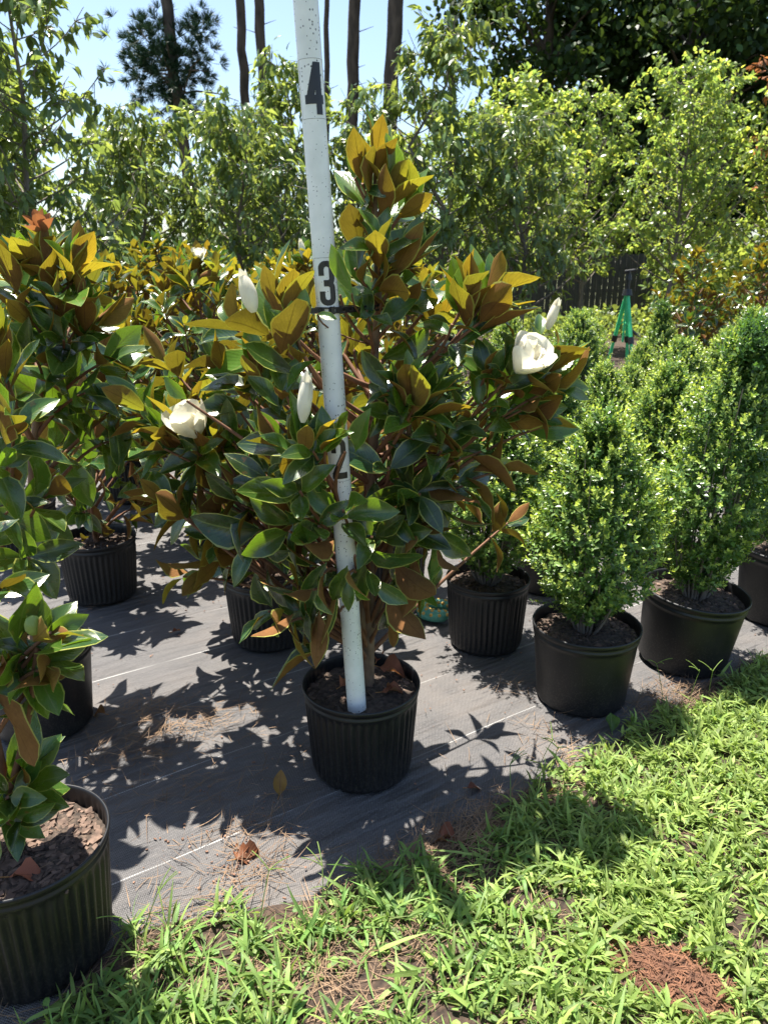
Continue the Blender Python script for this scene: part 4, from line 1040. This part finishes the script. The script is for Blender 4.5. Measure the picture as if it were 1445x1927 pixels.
# ------------------------------------------------------------------ young trees behind
def gen_tree(seed, H, Rad, nb, kind, z0=1.1, Lf=.12, wr=.38, per=12, hang=.8, yg=.3, trunk_r=.045):
    rg = np.random.default_rng(seed); lf, tk = MB(), MB()
    T = Trunk([[rg.normal() * .03 * i, rg.normal() * .03 * i, z] for i, z in enumerate(np.linspace(.0, H * .93, 7))]); T.p[0, :2] = 0
    tube(tk, T.p, np.linspace(trunk_r, .008, 7), 8); P, D = [], []
    for i in range(nb):
        f = (i + .5) / nb; z = z0 + (H * .9 - z0) * f; az = i * GA + rg.normal() * .4; ln = Rad * (1.05 - .72 * f) * rg.uniform(.7, 1.2)
        o = np.array([math.cos(az), math.sin(az), 0]); p0 = T(z); p2 = p0 + o * ln + np.array([0, 0, ln * rg.uniform(.5, 1.1)]); pts = bez(p0, p0 + o * ln * .6 + np.array([0, 0, ln * .25]), p2, 7)
        tube(tk, pts, np.linspace(.014 * (1.2 - f), .003, 7), 5, cap=False)
        for k in range(5):
            t = rg.uniform(.3, 1); q = pts[int(t * 6)]; d = norm((o * .6 + rg.normal(size=3) * .6 + np.array([0, 0, .25]))[None])[0]; l2 = rg.uniform(.25, .6) * Rad * .55
            tp = bez(q, q + d * l2 * .6, q + d * l2 + np.array([0, 0, -.12 * l2]), 5); tube(tk, tp, np.linspace(.005, .0015, 5), 4, cap=False)
            tt = rg.random(per) ** .8; idx = np.minimum((tt * 4).astype(int), 3); fr = (tt * 4 - idx)[:, None]; P.append(tp[idx] * (1 - fr) + tp[idx + 1] * fr + rg.normal(size=(per, 3)) * .03)
            D.append(d + rg.normal(size=(per, 3)) * .7 + np.array([0, 0, -hang]))
    P, D = map(np.concatenate, (P, D)); n = len(P); N = np.tile([[0, 0, 1.]], (n, 1)) + rg.normal(size=(n, 3)) * .5 + np.column_stack([P[:, :2], np.zeros(n)]) * .5
    L = Lf * rg.uniform(.65, 1.15, n); leaves(lf, P, D, N, L, L * wr * rg.uniform(.85, 1.15, n), kind, 3, bend=rg.uniform(.1, .9, n), cup=rg.uniform(-.3, .5, n), wave=.05, youth=np.clip(rg.normal(yg, .3, n), 0, 1), rg=rg)
    return lf, tk
def tree_thing(name, label, cat, loc, g, lm, group, **k):
    t = thing(name, label, cat, (loc[0], loc[1], 0), 0, group); lf, tk = gen_tree(**k)
    mbp = MB(); lathe(mbp, [(.22, 0), (.27, .33), (.285, .35), (.27, .36), (.25, .3)], 24); mbp.build('pot', M['plastic'], t)
    tk.build('trunk', M['gbark'], t); lf.build('crown', M[lm], t); return t
GW, GO = 'weeping-leaved young trees in black pots', 'light green young trees in black pots'
w1 = tree_thing('weeping_tree', 'tall weeping-leaved tree at the top left with large drooping leaves', 'tree', (-3.25, 7.4), None, 'weep', GW, seed=1, H=4.7, Rad=.95, nb=44, kind='lance', Lf=.14, wr=.42, per=9, hang=1.1, yg=.2)
w2 = tree_thing('weeping_tree', 'weeping-leaved tree with pointed top left of the pole', 'tree', (-1.75, 9.6), None, 'weep', GW, seed=2, H=3.5, Rad=1.05, nb=54, kind='lance', Lf=.13, wr=.36, per=14, hang=1.2, yg=.3, z0=.8)
w3 = tree_thing('weeping_tree', 'weeping-leaved tree directly behind the pole', 'tree', (-1.25, 11.), None, 'weep', GW, seed=3, H=4.35, Rad=1.0, nb=56, kind='lance', Lf=.14, wr=.36, per=14, hang=1.2, yg=.35, z0=.8)
for v, x, y, rz, s, lb in [(w2, -4.3, 8.2, 1, 1.15, 'thin leaning weeping-leaved tree at the left edge'), (w2, -3.0, 9.9, 2, 1.0, 'weeping-leaved tree below the pine tuft'), (w1, -.35, 11.6, 3, .86, 'weeping-leaved tree between the pole and the gold magnolia top'),
    (w3, .75, 10.8, 1.7, 1.12, 'tallest weeping-leaved tree right of the pole, its tip near the photo top'), (w2, 1.9, 11.0, 4.1, 1.06, 'weeping-leaved tree right of the tallest one, drooping crown'), (w3, -5.2, 11., .4, 1., 'rear weeping-leaved tree at the far left'), (w2, -4.0, 12., .4, 1.05, 'rear weeping-leaved tree left of the pine tuft'), (w2, -2.3, 12.2, 5.4, 1.12, 'rear weeping-leaved tree under the twin pine trunks'), (w1, -3.9, 6.9, 2.1, 1.03, 'weeping-leaved tree cut off by the left edge, nearest of its kind')]:
    place(copy_tree(v), (x, y, 0), rz, s, lb)
l1 = tree_thing('oak_sapling', 'light green leafy tree left of the tripod with yellowing top', 'tree', (2.45, 13.6), None, 'lobed', GO, seed=5, H=4.7, Rad=1.25, nb=60, kind='blob', Lf=.10, wr=.6, per=16, hang=.3, yg=.28, z0=1.35)
l2 = tree_thing('oak_sapling', 'light green leafy tree right of the tripod', 'tree', (5.0, 13.6), None, 'lobed', GO, seed=6, H=5.0, Rad=1.3, nb=60, kind='blob', Lf=.09, wr=.6, per=16, hang=.3, yg=.15, z0=1.2)
for v, x, y, rz, s, lb in [(l1, 6.9, 13.3, 2, 1.06, 'light green tree near the right edge'), (l2, 3.9, 15.2, 1, .98, 'light green tree behind the tripod'), (l2, 1.4, 14.6, 3, .9, 'light green tree right of the gold magnolia top'), (l1, 8.3, 15., 4, 1.0, 'light green tree cut off by the right edge'), (l1, .2, 15.2, 5, .86, 'bright green tree seen low behind the pole'), (l2, 6.2, 16.2, 2.5, 1.05, 'rear light green tree below the dark woods'),
    (l2, -2.6, 16., 2.9, .8, 'low light green tree behind the left weeping trees'), (l1, 2.6, 16.9, 5.6, .98, 'rear light green tree left of the tripod')]:
    place(copy_tree(v), (x, y, 0), rz, s, lb)
dt = tree_thing('browning_tree', 'tree with rusty brown dead leaves at the top right', 'tree', (6.75, 13.0), None, 'deadleaf', GO, seed=9, H=5.5, Rad=.9, nb=30, kind='blob', Lf=.11, wr=.45, per=9, hang=.6, z0=2.2)

def mass(name, xs, ys, hf, n, L, m, seed):
    rg = np.random.default_rng(seed); mb = MB(); X = rg.uniform(*xs, n); Y = rg.uniform(*ys, n); P = np.column_stack([X, Y, hf(X, Y) * rg.random(n) ** .8])
    l = L * rg.uniform(.6, 1.3, n); leaves(mb, P, rg.normal(size=(n, 3)), rg.normal(size=(n, 3)) + np.array([0, 0, .8]), l, l * .7, 'blob', 3, bend=.3, youth=rg.random(n), rg=rg)
    o = mb.build(name, m); o['kind'] = 'stuff'
mass('distant_woods', (-45, 45), (44, 50), lambda X, Y: 2.6 + 1.6 * smoothn(X + 99, Y, 3., 4) + np.clip(X - 3, 0, 3) * 1.6, 16000, .5, M['dark'], 3)
mass('thicket', (6.4, 13), (17., 19.3), lambda X, Y: 1.2 + 1.4 * smoothn(X + 99, Y, 1.1, 8), 7000, .16, M['weep'], 6)
mass('undergrowth', (-8, 11), (17.2, 19.6), lambda X, Y: .25 + .55 * smoothn(X + 99, Y, .8, 5), 9000, .12, M['weep'], 4)
# ------------------------------------------------------------------ big woods and pines
def gen_wood(seed, H, Rad, n, zlo):
    rg = np.random.default_rng(seed); lf, tk = MB(), MB(); T = Trunk([[0, 0, 0], [.15, 0, H * .4], [-.1, .1, H * .9]]); tube(tk, T.p, [.32, .24, .06], 10)
    Cc = []
    for i in range(60):
        f = rg.random(); z = zlo + (H - zlo) * f; az = i * GA; r = Rad * (.4 + .6 * math.sin(math.pi * min(1, f * .8 + .2))) * rg.uniform(.35, 1); c = np.array([r * math.cos(az), r * math.sin(az), z]); Cc.append(c)
        tube(tk, bez(T(max(1., z - r * .6)), T(z) * .5 + c * .5, c, 6), np.linspace(.07, .015, 6), 5, cap=False)
    Cc = np.array(Cc); k = rg.integers(0, 60, n); P = Cc[k] + rg.normal(size=(n, 3)) * np.array([.62, .62, .42]) * Rad * .24
    D = rg.normal(size=(n, 3)) + np.array([0, 0, -.6]); N = rg.normal(size=(n, 3)) * .7 + np.array([0, 0, 1.])
    L = rg.uniform(.14, .25, n); leaves(lf, P, D, N, L, L * .85, 'blob', 3, bend=.3, youth=rg.random(n), rg=rg); return lf, tk
def wood(label, loc, seed, H=13, Rad=3.3, n=11000, zlo=1.6):
    t = thing('woodland_tree', label, 'tree', (loc[0], loc[1], 0), 0, 'dark woodland trees beyond the fence'); lf, tk = gen_wood(seed, H, Rad, n, zlo); tk.build('trunk', M['pbark'], t); lf.build('crown', M['dark'], t); return t
a = wood('dark woodland tree at the top centre-right, left end of the wood', (5.2, 27), 1)
b = wood('dark woodland tree at the top right with hanging clumps', (9.4, 26), 2)
for v, x, y, rz, s, lb in [(b, 7.4, 30, 1, 1.1, 'second dark woodland tree from the left'), (a, 12.2, 28.5, 2, 1.05, 'dark woodland tree above the light green trees'), (b, 14.6, 26, 4, 1.0, 'dark woodland tree in the top right corner'), (a, 11., 33, 5, 1.15, 'deep woodland tree behind the others'), (b, 17.5, 30, 3, 1.1, 'dark woodland tree beyond the right edge')]:
    place(copy_tree(v), (x, y, 0), rz, s, lb)
def tuft_ball(mb, c, rad, n, seed, nl=.22, per=34):
    rg = np.random.default_rng(seed); cs = c + rg.normal(size=(n, 3)) * rad * .48 * np.array([1, 1, .95]); P = np.repeat(cs, per, 0); ax = norm(cs - c + np.array([0, 0, .2])); D = np.repeat(ax, per, 0) * .9 + rg.normal(size=(n * per, 3)) * .55
    leaves(mb, P, D, rg.normal(size=P.shape), nl * rg.uniform(.7, 1.1, len(P)), .018, 'small', 2 if False else 3, bend=.15, rg=rg)
def pine(label, x0, y0, x1, y1, Y, wpx, tuft=None, seed=0):
    """trunk follows two photo points at distance Y; continues above the frame to its crown"""
    a, b = W(x1, y1, Y), W(x0, y0, Y); d = (b - a) / (b - a)[2]; g = a - d * a[2]; H = 15.
    t = thing('pine_tree', label, 'pine', (g[0], g[1], 0), 0, 'tall pines beyond the fence'); r = wpx / 2 / F * Y * .97; tk = MB(); z = np.linspace(0, H, 26); rg = np.random.default_rng(seed)
    pts = d * z[:, None] + np.column_stack([rg.normal(size=(26, 2)) * .02, np.zeros(26)]); tube(tk, pts, r * np.linspace(1.0, .7, 26) * rg.uniform(.95, 1.06, 26), 12)
    for k in range(7): # dead stubs
        zz = rg.uniform(4.5, 11); az = rg.random() * 6.28; q = d * zz; tube(tk, [q, q + np.array([math.cos(az), 0, .3]) * rg.uniform(.25, .7)], [.02, .006], 5)
    cr = MB(); tuft_ball(cr, d * (H - .3), 1.9, 60, seed + 50, .28)
    for k in range(9):
        q = d * (H - 2 + rg.random() * 2); e = q + rg.normal(size=3) * 1.3; tube(tk, [q, e], [.06, .02], 5)
    if tuft:
        c = W(*tuft[:2], Y) - g
        tuft_ball(cr, c, tuft[2], 300, seed + 9, .30, 46)
        for k in range(30): e = c + rg.normal(size=3) * tuft[2] * .5; tube(tk, bez(d * (c[2] - .3 + rg.normal() * .5), (c + e) / 2, e, 4), [.04, .03, .02, .01], 4, cap=False)
        for q in ((372, 45, .45, 40), (270, 60, .3, 22), (262, 115, .4, 30)): tuft_ball(cr, W(q[0], q[1], Y) - g, q[2], q[3], seed + q[0], .28, 34)
    tk.build('trunk', M['pbark'], t); cr.build('crown', M['needle'], t)
pine('pine with a dark needle tuft around its trunk, upper left', 312, 0, 342, 235, 26, 23, (322, 130, 1.35), 1)
pine('pine trunk left of the twin pair', 451, 0, 464, 230, 28, 19, None, 2)
pine('pine trunk, right one of the pair left of the pole', 487, 0, 497, 200, 28, 20, None, 3)
pine('thinnest pine trunk just right of the pole', 615, 0, 615, 160, 30, 11, None, 4)
pine('thick pine trunk between pole and tallest weeping tree', 668, 0, 664, 180, 27, 24, None, 5)
pine('thickest pine trunk, rightmost against the open sky', 744, 0, 735, 200, 26, 30, None, 6)
pine('pine trunk inside the left edge of the dark wood', 853, 0, 851, 170, 28, 15, None, 7)
